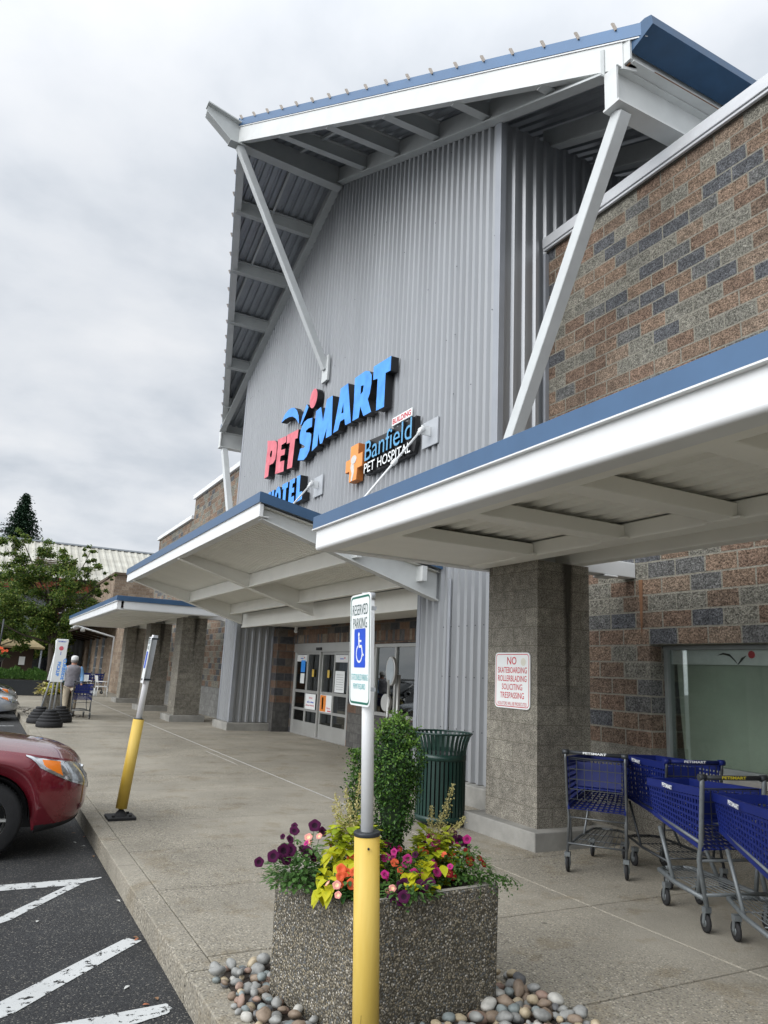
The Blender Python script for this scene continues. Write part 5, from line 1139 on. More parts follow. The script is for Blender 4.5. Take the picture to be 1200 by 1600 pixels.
def make_cart(label, tube_mat, handle_mat, basket_top=.93, fine=True, tr=.012, text=None, tm=None, nose_z=.60, group='blue shopping carts standing by the block wall'):
    t = thing('shopping_cart', label, 'shopping cart', (0, 0, 0), group)
    W, N_ = .25, .175
    b = MB()
    for s in (-1, 1):
        b.tube([(.02, s*W*1.02, 1.0), (-.005, s*W*1.02, .985), (.0, s*W*1.02, .94), (.05, s*W, .58), (.10, s*W*.98, .44), (.02, s*W*.98, .16)], tr, 8)
        b.tube([(.10, s*W*.95, .46), (.14, s*W*.93, .22)], tr*.9, 8)
        b.tube([(.78, s*N_*1.02, .56), (.70, s*N_, .40), (.56, s*N_*1.1, .21)], tr*.9, 8)
        b.tube([(.03, s*W*.98, .21), (.5, s*.215, .22), (.86, s*.15, .235), (.90, s*.08, .235)], tr, 8)
        b.tube([(.04, s*W, .56), (.80, s*N_, nose_z)], tr*.7, 6)
    b.tube([(.90, -.08, .235), (.90, .08, .235)], tr, 8); b.tube([(.03, -W*.97, .235), (.03, W*.97, .235)], tr*.7, 6); b.tube([(.10, -W, .44), (.10, W, .44)], tr*.6, 6)
    b.build('frame', tube_mat, t, local=True)
    b = MB(); b.tube([(.0, -W*1.06, 1.0), (.0, W*1.06, 1.0)], .0165, 12)
    for s in (-1, 1): b.tube([(.0, s*W*.90, 1.0), (.0, s*W*1.12, 1.0)], .024, 12)
    h = b.build('handle', handle_mat, t, local=True)
    if text:
        b = MB(); put_text(b, text, (-.0175, .10, .992), (0, -.20, 0), (0, 0, .02), offset=.03); b.build('lettering', tm, h, local=True)
    # plastic basket
    zt = basket_top; nu, nv = (20, 8) if fine else (8, 3)
    b = MB()
    for s in (-1, 1): lattice(b, (.05, s*W*.96, .52), (.88, s*N_, nose_z), (.93, s*N_*1.05, zt-.03), (.03, s*W, zt), nu, nv, .36)
    lattice(b, (.88, -N_, nose_z), (.88, N_, nose_z), (.93, N_*1.05, zt-.03), (.93, -N_*1.05, zt-.03), nu//2, nv, .38)
    lattice(b, (.05, -W*.96, .52), (.05, W*.96, .52), (.88, N_, nose_z), (.88, -N_, nose_z), 10, nu//2, .34)
    for s in (-1, 1): b.bar((.02, s*W, zt), (.935, s*N_*1.06, zt-.03), .022, .055)
    b.bar((.93, -N_*1.08, zt-.03), (.93, N_*1.08, zt-.03), .022, .055)
    for s in (-1, 1): b.bar((.05, s*W*.96, .525), (.88, s*N_, nose_z+.005), .016, .03)
    bk = b.build('basket', CARTBLUE, t, local=True)
    b = MB()
    for s in (-1, 1): put_text(b, 'PETSMART', (.62, .234, zt-.03) if s > 0 else (.44, -.234, zt-.03), (-.18, .018, -.006) if s > 0 else (.18, .018, -.006), (0, 0, .030), offset=.03)
    b.build('small_lettering', SIGNWHITE, bk, local=True)
    # folding child seat with wire gate
    b = MB(); lattice(b, (.045, -W*.9, .60), (.045, W*.9, .60), (.04, W*.93, zt+.01), (.04, -W*.93, zt+.01), 7, 4, .09, .005); b.tube([(.04, -W*.95, zt+.02), (.04, W*.95, zt+.02)], .006, 6); b.build('wire_gate', STEELD, t, local=True)
    b = MB(); b.box(.09, .20, -W*.8, W*.8, .69, .70); b.prism([(.20, -W*.78, .70), (.25, -W*.78, zt-.03), (.262, -W*.78, zt-.03), (.212, -W*.78, .70)], (0, W*1.56, 0)); b.build('child_seat', CARTBLUE, t, local=True)
    # lower rack
    b = MB()
    for k in range(9): y = -.19+k*.0475; b.tube([(.05, y, .235), (.88, y*.7, .245)], .0035, 5)
    for x in (.3, .6): b.tube([(x, -.22+.07*x, .228), (x, .22-.07*x, .228)], .005, 5)
    b.build('lower_rack', tube_mat, t, local=True)
    for x, y in ((.02, W*.98), (.02, -W*.98), (.76, .145), (.76, -.145)):
        b = MB(); b.lathe([(.0, -.014), (.048, -.014), (.062, -.008), (.062, .008), (.048, .014), (0, .014)], (x+.02, y, .063), 18, axis='y'); w = b.build('wheel', RUBBER, t, local=True)
        b = MB(); b.lathe([(.0, -.016), (.028, -.016), (.028, .016), (0, .016)], (x+.02, y, .063), 12, axis='y')
        for s in (-1, 1): b.bar((x, y+s*.020, .16), (x+.02, y+s*.020, .06), .006, .03, (1, 0, 0))
        b.box(x-.02, x+.03, y-.024, y+.024, .13, .165); b.build('fork', STEELL, w, local=True)
    return t
def place(t, x, y, deg, z=0, sx=1):
    t.scale = (sx, 1, 1)
    t.location = (x, y, z); t.rotation_euler = (0, 0, R(deg))
place(make_cart('shopping cart nearest the block column, seen from behind, wire gate over blue basket', STEEL, STEELD, text='PETSMART', tm=SIGNWHITE), 4.88, 5.10, 38)
place(make_cart('shopping cart with blue handle and deep solid looking blue basket, second from the column', STEELD, CARTBLUE, text='PETSMART', tm=SIGNWHITE, basket_top=.96), 5.42, 4.50, 72)
place(make_cart('shopping cart with thick light grey tube frame and black handle with yellow lettering', STEELL, STEELD, tr=.019, text='PETSMART', tm=YELTXT, basket_top=.90, nose_z=.64), 4.80, 3.66, 76, sx=.80)
place(make_cart('shopping cart cut off by the right edge of the photo, honeycomb blue basket', STEELL, STEELD, tr=.016, basket_top=.90, nose_z=.66), 4.40, 2.80, 63)
CFAR = make_cart('blue shopping cart pushed along the pavement by the man in the grey vest', STEEL, STEELD, fine=False, group=None); place(CFAR, 2.62, 22.3, 88)
for i, (x, y, a, l) in enumerate(((5.0, 40.2, 170, 'dark blue shopping cart parked by the tan wall far off, left of two'), (5.5, 39.4, 175, 'dark blue shopping cart parked by the tan wall far off, right of two'))):
    c = copy_tree(CFAR); place(c, x, y, a); c['label'] = l; c['group'] = 'far shopping carts by the tan wall'
# ------------------------------------------------------------------ cars
def make_car(label, paint, L=4.6, W=1.8, hood=.92, hoodlen=1.15, roof=1.66, nose_h=.62, fine=True):
    t = thing('parked_car', label, 'car', (0, 0, 0), 'cars parked facing the kerb')
    wb0, wb1 = -.93, -3.55; rw = .335; ra = .40
    def plan(s, e=.66, p=3.0, q=.40):
        return W/2*(1-(1-min(1, max(0, s)/e))**p)**q
    def zedge(x):                       # shoulder line
        s = -x
        if s < .10: return nose_h+.10*(s/.10)**.6
        if s < hoodlen: f = (s-.10)/(hoodlen-.10); return nose_h+.10+(hood-nose_h-.14)*f**.75
        return hood-.04+.06*min(1, (s-hoodlen)/2)
    def zlow(x):
        z = .24+(.06*max(0, 1-(-x)/.5))
        for c in (wb0, wb1):
            d = x-c
            if abs(d) < ra: z = max(z, .335+math.sqrt(ra*ra-d*d))
        return z
    ss = [0, .004, .012, .025, .045, .07, .10, .14, .19, .25, .32, .40, .48]
    x = .5
    while x < L-.5: ss.append(x); x += .035 if fine else .07
    ss += [L-q for q in (.48, .38, .28, .18, .10, .05, .02, .005, 0)]
    T = [0, .04, .10, .18, .28, .38, .50, .62, .74, .84, .92, .97, 1.0]
    def setback(tv): return .11*max(0, (tv-.6)/.4)**1.8+.05*max(0, (.25-tv)/.25)**1.5
    def pt(s, tv, side, o=0):
        x = -s; w = min(plan(s), plan(L-s, .7, 3, .42)); zl, zh = zlow(x), zedge(x)
        z = zl+(zh-zl)*tv
        w2 = w*(1-.085*max(0, (tv-.6)/.4)**2-.045*max(0, (.3-tv)/.3)**2-.012*math.sin(tv*9))
        xx = x-setback(tv)*math.exp(-s/.45)+.05*math.exp(-(L-s)/.3)*tv
        # slight bulge over the wheels
        for c in (wb0, wb1): w2 += .018*math.exp(-((x-c)/.42)**2)*(1 if tv < .6 else .4)
        return Vector((xx, side*(w2+o), z))
    b = MB()
    for side in (-1, 1):
        vs = [pt(s, tv, side) for s in ss for tv in T]; n = len(T); fs = []
        for i in range(len(ss)-1):
            for j in range(n-1):
                f = (i*n+j, (i+1)*n+j, (i+1)*n+j+1, i*n+j+1); fs.append(f if side < 0 else f[::-1])
        b.add(vs, fs, 0, True)
    # hood / deck surface
    nv = 12; vs = []
    for s in ss:
        l, r = pt(s, 1, 1), pt(s, 1, -1)
        for k in range(nv+1):
            f = k/nv; p = l.lerp(r, f); c = 1-abs(2*f-1)**2.6; p.z += .075*c*min(1, s/.35)**.5; p.x += .05*c*math.exp(-s/.3); vs.append(p)
    b.add(vs, [(i*(nv+1)+k, (i+1)*(nv+1)+k, (i+1)*(nv+1)+k+1, i*(nv+1)+k+1) for i in range(len(ss)-1) for k in range(nv)], 0, True)
    body = b.build('body', paint, t, local=True)
    # underside
    b = MB(); b.box(-L+.25, -.45, -.60, .60, .22, .30); b.box(-1.38, -.48, -.62, .62, .3, .7); b.box(-4.0, -3.1, -.62, .62, .3, .7); b.build('underbody', BLACK, t, local=True)
    # lower dark bumper lip and sill
    b = MB()
    for side in (-1, 1):
        vs = []; sl = [q for q in ss if q < .50]
        for s in sl:
            for dz, o in ((-.0, .006), (.055+.11*max(0, 1-s/.25), .012)):
                p = pt(s, 0, side, o); p.z += dz; vs.append(p)
            p = pt(s, 0, side, -.04); p.z -= .03; vs.insert(len(vs)-2, p)
        b.add(vs, [(i*3+j, (i+1)*3+j, (i+1)*3+j+1, i*3+j+1) if side < 0 else (i*3+j+1, (i+1)*3+j+1, (i+1)*3+j, i*3+j) for i in range(len(sl)-1) for j in range(2)], 0, True)
    b.build('bumper_lip', RUBBER, body, local=True)
    # headlights
    def patch(u0, u1, fl, fh, o, m, name, par, side, nu=14, nt=6):
        b = MB(); vs = []
        for i in range(nu+1):
            f = i/nu; s = u0+(u1-u0)*f
            for j in range(nt+1):
                g = j/nt; tv = fl(f)+(fh(f)-fl(f))*g
                bul = math.sin(math.pi*f)**.5*math.sin(math.pi*g)**.5; p = pt(s, tv, side); q = pt(s+.01, tv, side); r = pt(s, tv+.01, side); nr = (q-p).cross(r-p)
                nr = nr.normalized() if nr.length > 0 else Vector((0, side, 0))
                if nr.y*side < 0 or (abs(nr.y) < .2 and nr.x < 0): nr = -nr
                vs.append(p+nr*(o+.006*bul))
        n = nt+1; b.add(vs, [(i*n+j, (i+1)*n+j, (i+1)*n+j+1, i*n+j+1) if side < 0 else (i*n+j+1, (i+1)*n+j+1, (i+1)*n+j, i*n+j) for i in range(nu) for j in range(nt)], 0, True)
        return b.build(name, m, par, local=True)
    for side in (-1, 1):
        lo = lambda f: .70+.20*f**1.2; hi = lambda f: .93-.0*f
        hl = patch(.035, .62, lambda f: .54+.38*f**1.1, lambda f: .965-.005*f, .004, CHROME, 'headlight', t, side)
        patch(.06, .26, lambda f: .60+.10*f, lambda f: .94, .008, LAMP, 'lamp_lens', hl, side, 8, 5)
        patch(.30, .47, lambda f: .74+.12*f, lambda f: .945, .008, AMBER, 'indicator', hl, side, 8, 4)
    # grille, badge strip
    b = MB(); vs = []
    for i in range(17):
        y = -.40+i*.05; s = 0
        sx = [q for q in ss if plan(q) >= abs(y)][0]; zl, zh = zlow(-sx), zedge(-sx)
        for tv in (.50, .58, .78, .93): vs.append(Vector((-sx-setback(tv)*math.exp(-sx/.45)+.010, y, zl+(zh-zl)*tv)))
    b.add(vs, [(i*4+j, (i+1)*4+j, (i+1)*4+j+1, i*4+j+1) for i in range(16) for j in range(3)], 0, True); g = b.build('grille', BLACK, t, local=True)
    b = MB()
    for i in range(16):
        for z in (0,): a, c = vs[i*4+3], vs[(i+1)*4+3]; b.bar(a+Vector((.004, 0, .004)), c+Vector((.004, 0, .004)), .02, .02)
    b.build('chrome_trim', CHROME, g, local=True)
    # arch lining
    for c in (wb0, wb1):
        for side in (-1, 1):
            b = MB(); vs = []
            for k in range(19):
                a = math.pi*k/18
                for r, y in ((ra+.025, W/2+.012), (ra-.02, W/2+.012), (ra-.02, W/2-.28)): vs.append((c+r*math.cos(a), side*y, .335+r*math.sin(a)))
            b.add(vs, [(k*3+j, (k+1)*3+j, (k+1)*3+j+1, k*3+j+1) if side > 0 else (k*3+j+1, (k+1)*3+j+1, (k+1)*3+j, k*3+j) for k in range(18) for j in range(1, 2)], 0, True)
            b.build('arch_liner', BLACK, t, local=True)
    # greenhouse
    b = MB(); st = [(-hoodlen+.08, .70, hood+.0, 0), (-hoodlen-.62, .62, roof-.05, 1), (-hoodlen-.9, .60, roof, 1), (-L+.95, .60, roof-.03, 1), (-L+.5, .60, roof-.1, 1), (-L+.2, .70, hood+.02, 0)]
    vs = []
    for x, w, z, _ in st:
        for k in range(13):
            a = math.pi*k/12; vs.append((x, -(W/2-.08)*math.cos(a)*(1 if k in (0, 12) else 1)*(w/.70 if z > hood+.2 else 1), hood-.04+(z-hood+.04)*min(1, math.sin(a)**.45*1.02) if z > hood+.2 else z-.02+.04*math.sin(a)))
    b.add(vs, [(i*13+k, i*13+k+1, (i+1)*13+k+1, (i+1)*13+k) for i in range(len(st)-1) for k in range(12)], 0, True); b.build('windows', CARGLASS, t, local=True)
    b = MB(); vs = []
    for x, w, z, _ in st[1:5]:
        for k in range(2, 11):
            a = math.pi*k/12; vs.append((x, -(W/2-.08)*math.cos(a)*w/.70, hood-.04+(z-hood+.055)*min(1.0, math.sin(a)**.45*1.02)))
    b.add(vs, [(i*9+k, i*9+k+1, (i+1)*9+k+1, (i+1)*9+k) for i in range(3) for k in range(8)], 0, True)
    for side in (-1, 1):
        b.tube([(-hoodlen+.06, side*(W/2-.09), hood), (-hoodlen-.62, side*(W/2-.20), roof-.09)], .035, 6); b.tube([(-L+.2, side*(W/2-.09), hood), (-L+.5, side*(W/2-.2), roof-.14)], .05, 6); b.tube([(-2.3, side*(W/2-.08), hood), (-2.4, side*(W/2-.17), roof-.08)], .03, 6)
    b.build('roof', paint, t, local=True)
    for side in (-1, 1):
        b = MB(); b.lathe([(0, -.10), (.05, -.09), (.085, -.05), (.09, 0), (.05, .05), (0, .06)], (-hoodlen-.25, side*(W/2+.07), hood+.10), 12, axis='x'); b.build('mirror', paint, t, local=True)
    for x in (wb0, wb1):
        for side in (-1, 1):
            y = side*(W/2-.115)
            b = MB(); b.lathe([(.20, -.105), (.30, -.105), (.328, -.085), (.335, -.05), (.335, .05), (.328, .085), (.30, .105), (.20, .105)], (x, y, .335), 40, axis='y')
            for k in range(60):
                a = 2*math.pi*k/60; b.box(-.005, .005, y-.09, y+.09, 0, .004, 0); n0 = len(b.v)-8; b.xf(Matrix.Translation((x+.334*math.cos(a), 0, .335+.334*math.sin(a))) @ Matrix.Rotation(-a+math.pi/2, 4, 'Y'), n0)
            w = b.build('wheel', RUBBER, t, local=True)
            b = MB(); b.lathe([(0, -.03), (.06, -.035), (.10, .0), (.19, .02), (.205, -.0), (.205, .02)] if False else [(.205, -.09), (.205, .09), (.19, .07), (.19, -.07)], (x, y, .335), 32, axis='y')
            for k in range(5):
                a = 2*math.pi*k/5; b.bar((x, y+side*.07, .335), (x+.20*math.cos(a), y+side*.07, .335+.20*math.sin(a)), .02, .06, (0, 1, 0))
            b.lathe([(0, side*.05), (.05, side*.05), (.05, side*.09), (0, side*.09)], (x, y, .335), 16, axis='y'); b.build('rim', ALU, w, local=True)
    return t
CHROME = mat('headlamp_reflector', (.62, .64, .66), .12, .9, .5, .15, 30)
AMBER = mat('amber_lens', (.85, .22, .02), .15, 0, .6, .05)
LAMP = mat('clear_lamp_lens', (.50, .53, .55), .08, .6, .8, .3, 40)
CARGLASS = mat('car_window', (.015, .018, .02), .05, 0, .8, .05)
RED = mat('dark_red_car_paint', (.17, .008, .018), .25, .35, .5, .08, 5, coat=1)
SILVER = mat('silver_car_paint', (.50, .53, .57), .28, .5, .5, .05, 5, coat=1)
BLACKP = mat('black_car_paint', (.010, .011, .013), .2, .2, .5, .05, 5, coat=1)
c = make_car('dark red car parked nose to the kerb at the left edge', RED, hood=1.0, nose_h=.70, roof=1.72); place(c, 1.13, 8.52, 0, -.15)
c = make_car('silver car parked at the kerb beyond the red one', SILVER, hood=.80, roof=1.42, nose_h=.50, fine=False); place(c, 1.16, 24.1, 0, -.15)
c = make_car('black car mostly hidden behind the silver car', BLACKP, hood=.95, roof=1.5, nose_h=.6, fine=False); place(c, 1.22, 26.9, 0, -.15)
# ------------------------------------------------------------------ person
def skin_mesh(name, verts, edges, radii, m, parent, sub=2, root=0):
    me = bpy.data.meshes.new(name); me.from_pydata(verts, edges, []); o = bpy.data.objects.new(name, me); COL.objects.link(o); o.parent = parent
    me.skin_vertices.new(name='') if hasattr(me.skin_vertices, 'new') else None
    sk = o.modifiers.new('skin', 'SKIN'); s = o.modifiers.new('sub', 'SUBSURF'); s.levels = sub; s.render_levels = sub
    layer = me.skin_vertices[0].data
    for i, r in enumerate(radii):
        layer[i].radius = r if isinstance(r, tuple) else (r, r); layer[i].use_root = (i == root)
    sk.use_smooth_shade = True
    bpy.context.view_layer.update()
    dg = bpy.context.evaluated_depsgraph_get(); nm = bpy.data.meshes.new_from_object(o.evaluated_get(dg)); o.modifiers.clear(); o.data = nm; nm.materials.clear(); nm.materials.append(m)
    for p in nm.polygons: p.use_smooth = True
    return o
def person():
    t = thing('person', 'man in white cap, grey vest and beige trousers walking away with a cart', 'person', (0, 0, 0))
    V = []; E = []; Rd = []
    def v(p, r, link=None):
        V.append(p); Rd.append(r); i = len(V)-1
        if link is not None: E.append((link, i))
        return i
    hip = v((0, 0, .86), (.14, .10)); ab = v((0, 0, 1.02), (.135, .10), hip); ch = v((0, 0, 1.22), (.155, .105), ab); sh = v((0, .0, 1.32), (.10, .08), ch); nk = v((0, .01, 1.39), .052, sh); hd = v((0, .03, 1.47), (.072, .085), nk); hd2 = v((0, .025, 1.56), (.07, .082), hd)
    for s in (-1, 1):
        a = v((s*.09, 0, .80), .085, hip); k = v((s*.10, .02+.03*s, .45), .058, a); an = v((s*.10, -.03+.06*s, .09), .040, k); v((s*.11, .11+.06*s, .04), .036, an)
        a = v((s*.175, 0, 1.32), .055, sh); e = v((s*.225, -.03 if s > 0 else .0, 1.08), .040, a)
        w = v((s*.235, -.12 if s > 0 else .10, .89), .027, e); p = v((s*.235, -.16 if s > 0 else .14, .845), (.036, .02), w)
        for q in range(4): f1 = v((s*(.215+.013*q), (-.20 if s > 0 else .17), .805-.004*abs(q-1.5)), .009, p); v((s*(.215+.013*q), (-.205 if s > 0 else .165), .775), .008, f1)
        v((s*.205, (-.165 if s > 0 else .15), .80), .009, p)
    skin_mesh('body', V, E, Rd, SKINM, t)
    # ears and nose
    b = MB()
    for s in (-1, 1): b.lathe([(0, -.012), (.018, -.008), (.022, 0), (0, .01)], (s*.078, .02, 1.49), 8, axis='x')
    b.lathe([(0, -.02), (.014, -.01), (.010, .015), (0, .02)], (0, .118, 1.49), 8); b.build('ears_and_nose', SKINM, t, local=True)
    # trousers
    V2 = [(0, 0, .88), (-.095, 0, .78), (-.102, -.01, .45), (-.10, -.09, .11), (.095, 0, .78), (.102, .05, .45), (.10, .03, .11)]
    skin_mesh('trousers', V2, [(0, 1), (1, 2), (2, 3), (0, 4), (4, 5), (5, 6)], [(.155, .125), .102, .078, .066, .102, .078, .066], TROUS, t)
    # sleeves
    for s in (-1, 1):
        y2 = -.12 if s > 0 else .10
        skin_mesh('sleeve', [(s*.14, 0, 1.33), (s*.18, 0, 1.31), (s*.228, -.02 if s > 0 else 0, 1.08), (s*.236, y2, .90)], [(0, 1), (1, 2), (2, 3)], [.06, .068, .054, .042], SHIRT, t)
    b = MB(); prof = [(.150, .80), (.172, .81), (.177, .86), (.178, .92), (.174, .98), (.172, 1.05), (.178, 1.12), (.185, 1.20), (.190, 1.25), (.190, 1.30), (.155, 1.355), (.085, 1.395), (.07, 1.40), (.055, 1.39)]
    b.lathe(prof, (0, 0, 0), 28); 
    for p in b.v:
        a = math.atan2(p.y, p.x); k = 1+.035*math.sin(a*7+p.z*9)+.03*math.sin(p.z*34+a*3); p.x *= k; p.y *= .72*k
    for s in (-1, 1): b.add([(s*.0, -.136, .80)], [])
    ve = b.build('vest', VEST, t, local=True)
    b = MB(); b.lathe([(.084, 1.52), (.090, 1.56), (.084, 1.61), (.055, 1.645), (0, 1.655)], (0, .02, 0), 20); b.prism([(-.07, .09, 1.535), (.07, .09, 1.535), (.055, .17, 1.52), (-.055, .17, 1.52)], (0, 0, .008)); b.build('cap', CAPW, t, local=True)
    b = MB(); b.lathe([(.075, 1.46), (.084, 1.49), (.088, 1.525), (.06, 1.54)], (0, .008, 0), 18); b.build('hair', HAIR, t, local=True)
    for s in (-1, 1): b = MB(); b.lathe([(.035, .0), (.052, .015), (.048, .06), (.03, .085), (0, .09)], (s*.105, .02+.03*s, 0), 14); [setattr(p, 'y', (p.y-.02)*2.1+.06*s+.03) for p in b.v]; b.build('shoe', STEELD, t, local=True)
    place(t, 2.40, 23.3, -6); t.scale = (1.12, 1.05, 1.03)
SKINM = mat('skin', (.42, .21, .14), .6); TROUS = mat('beige_trousers', (.40, .34, .25), .85); SHIRT = mat('light_blue_shirt', (.18, .36, .60), .8); VEST = mat('grey_vest', (.20, .19, .205), .9, noise_amt=.3, noise_scale=14); CAPW = mat('white_cap', (.66, .66, .65), .8); HAIR = mat('grey_hair', (.2, .19, .18), .8)
person()
# ------------------------------------------------------------------ far planter with flowers
def far_planter():
    t = thing('planter', 'far concrete planter beside the pickup signs with yellow and red flowers', 'planter', (2.1, 23.9, 0))
    b = MB(); b.prism([(1.70, 23.45, 0), (2.58, 23.35, 0), (2.66, 24.2, 0), (1.78, 24.3, 0)], (0, 0, .60)); b.build('shell', PLANTERM, t, bevel=.02)
    b = MB(); b.prism([(1.76, 23.51, .60), (2.52, 23.41, .60), (2.60, 24.14, .60), (1.84, 24.24, .60)], (0, 0, .008)); b.build('soil', SOIL, t)
    for lab, c, m, n in (('yellow leaved plant on the left of the far planter', (1.95, 23.6, .6), VINE, 160), ('green flowering plant on the right of the far planter', (2.35, 23.6, .6), GREEN, 200), ('pale grass tuft at the left corner of the far planter', (1.78, 23.55, .6), SPIKE, 120)):
        q = thing('flower_plant', lab, 'plant', c); b = MB(); foliage(b, c, (.30, .2, .36), n, .12, .07); b.build('foliage', m, q)
        if m is GREEN:
            for k in range(9): s = MB(); flower_geo(s, (c[0]+random.uniform(-.22, .2), c[1]-.15+random.uniform(-.1, .1), .66+random.random()*.18), (-.2, -1, .4), .04); s.build('flower', [PET['c'], PET['o']], q)
    t = thing('boxwood_shrub', 'dark shrub rising from the far planter behind the sign', 'shrub', (2.15, 23.9, .6)); b = MB()
    for i in range(1800):
        z = random.uniform(.6, 1.35); a = random.uniform(0, 6.28); r = .17*random.uniform(.7, 1); quad_leaf(b, (2.15+r*math.cos(a), 23.9+r*math.sin(a), z), .022)
    b.build('foliage', BOX, t); b = MB(); b.tube([(2.15, 23.9, .5), (2.15, 23.9, 1.2)], .02, 6); b.build('stem', BARK, t)
far_planter()
# small stones round the far planter
def far_stones():
    m = mat('far_stone', (.22, .20, .17), .7); pm = None
    for i in range(46):
        x = random.choice((random.uniform(1.32, 1.72), random.uniform(1.3, 2.7))); y = random.uniform(22.9, 26.5) if x < 1.72 else random.uniform(22.9, 23.3)
        if pm is None:
            b = MB(); b.lathe([(0, -1), (.6, -.8), (1, 0), (.6, .8), (0, 1)], (0, 0, 0), 8); o = b.build('river_stone', m); pm = o.data
        else: o = bpy.data.objects.new('river_stone', pm); COL.objects.link(o)
        s = random.uniform(.03, .06); o.location = (x, y, s*.5); o.scale = (s*1.3, s, s*.6); o.rotation_euler = (0, 0, random.uniform(0, 6))
        tag(o, 'small river stone around the foot of the far planter', 'stone', 'stones around the far planter')
far_stones()
# ------------------------------------------------------------------ trees
TREEL = leaf_mat('maple_leaves', [(0, (.025, .06, .011)), (.4, (.07, .13, .02)), (.75, (.15, .22, .035)), (1, (.27, .29, .07))], trans=.35)
CONIF = leaf_mat('fir_needles', [(0, (.008, .028, .014)), (1, (.025, .055, .025))], trans=.1)
def tree(name, label, x, y, h, lobes, n, leaf, trunk=.16, m=None, group=None):
    t = thing(name, label, 'tree', (x, y, 0), group); b = MB(); b.tube([(x, y, -.1), (x+.05, y, h*.18), (x-.08, y+.05, h*.38), (x+.05, y, h*.62)], [trunk, trunk*.8, trunk*.6, trunk*.3], 10)
    for (cx, cy, cz, r) in lobes:
        p0 = Vector((x, y, min(cz*.7, h*.5))); p1 = Vector((x+cx, y+cy, cz)); b.tube([p0, p0.lerp(p1, .5)+Vector((0, 0, -.15)), p1], [trunk*.4, trunk*.22, trunk*.08], 6)
    b.build('trunk', BARK, t)
    b = MB(); tot = sum(l[3]**2 for l in lobes)
    for (cx, cy, cz, r) in lobes:
        k = int(n*r*r/tot); cl = []
        for i in range(max(3, int(r*16))):
            d = Vector((random.gauss(0, 1), random.gauss(0, 1), random.gauss(0, .8))).normalized()*r*random.uniform(.45, 1.05); cl.append((Vector((x+cx, y+cy, cz))+d, r*random.uniform(.16, .34)))
        for i in range(k):
            c, rr = random.choice(cl); p = c+Vector((random.gauss(0, .55), random.gauss(0, .55), random.gauss(0, .38)))*rr; quad_leaf(b, p, leaf*random.uniform(.6, 1.2), (0, -.2, .6), asp=.7)
    b.build('crown', m or TREEL, t); return t
tree('maple_tree', 'leafy street tree left of the far canopy, thin top over the pale roof', 2.76, 37, 7.3,
     [(-.9, 0, 3.4, 1.15), (.3, 0, 3.6, 1.1), (-1.9, .3, 4.3, 1.2), (-.6, -.4, 4.9, 1.2), (.9, 0, 4.5, .85), (-1.6, 0, 5.6, .9), (-.3, 0, 6.3, .75), (1.35, 0, 5.9, .55), (1.7, .1, 4.9, .45), (.2, 0, 5.4, .7), (-2.6, 0, 3.2, 1.0), (.1, -.2, 2.7, .6), (1.1, 0, 6.55, .35), (-2.4, 0, 6.3, .6), (-1.9, 0, 6.9, .5), (2.1, 0, 5.5, .3)], 42000, .052)
tree('maple_tree', 'denser street tree behind at the left edge', -.2, 45, 7.0, [(0, 0, 4.4, 1.7), (1.2, 0, 3.4, 1.2), (-.8, 0, 5.6, 1.3), (1.0, 0, 5.2, 1.1), (2.2, 0, 2.7, .8)], 16000, .085)
tree('maple_tree', 'dark low tree beyond the kiosk', 4.0, 53, 5.2, [(0, 0, 2.6, 1.3), (-1.6, 0, 2.8, 1.4), (-3.2, 0, 3.2, 1.5), (.6, 0, 3.7, 1.0)], 7000, .13)
def conifer():
    x, y, h = 2.4, 110, 23.2
    t = thing('fir_tree', 'tall dark fir rising behind the pale hall roof', 'tree', (x, y, 0)); b = MB(); b.tube([(x, y, 0), (x, y, h)], [.45, .03], 8); b.build('trunk', BARK, t)
    b = MB()
    z = 4
    while z < h:
        f = (h-z)/h; n = 11; ph = random.uniform(0, 6)
        for k in range(n):
            a = ph+2*math.pi*k/n+random.gauss(0, .2); L = (.22+9.5*f**.86)*random.uniform(.45, 1.12)*.92; d = Vector((math.cos(a), math.sin(a), 0))
            m = max(3, int(L*6))
            for j in range(m):
                q = (j+.5)/m*L; p = Vector((x, y, z))+d*q+Vector((0, 0, -.22*q+.045*q*q*.5))
                for w in range(6): quad_leaf(b, p+Vector((random.gauss(0, .22), random.gauss(0, .22), random.gauss(0, .14)-.05)), random.uniform(.10, .24), (0, 0, 1), asp=.6)
        z += .36 if z > 14 else .8
    b.build('crown', CONIF, t)
conifer()
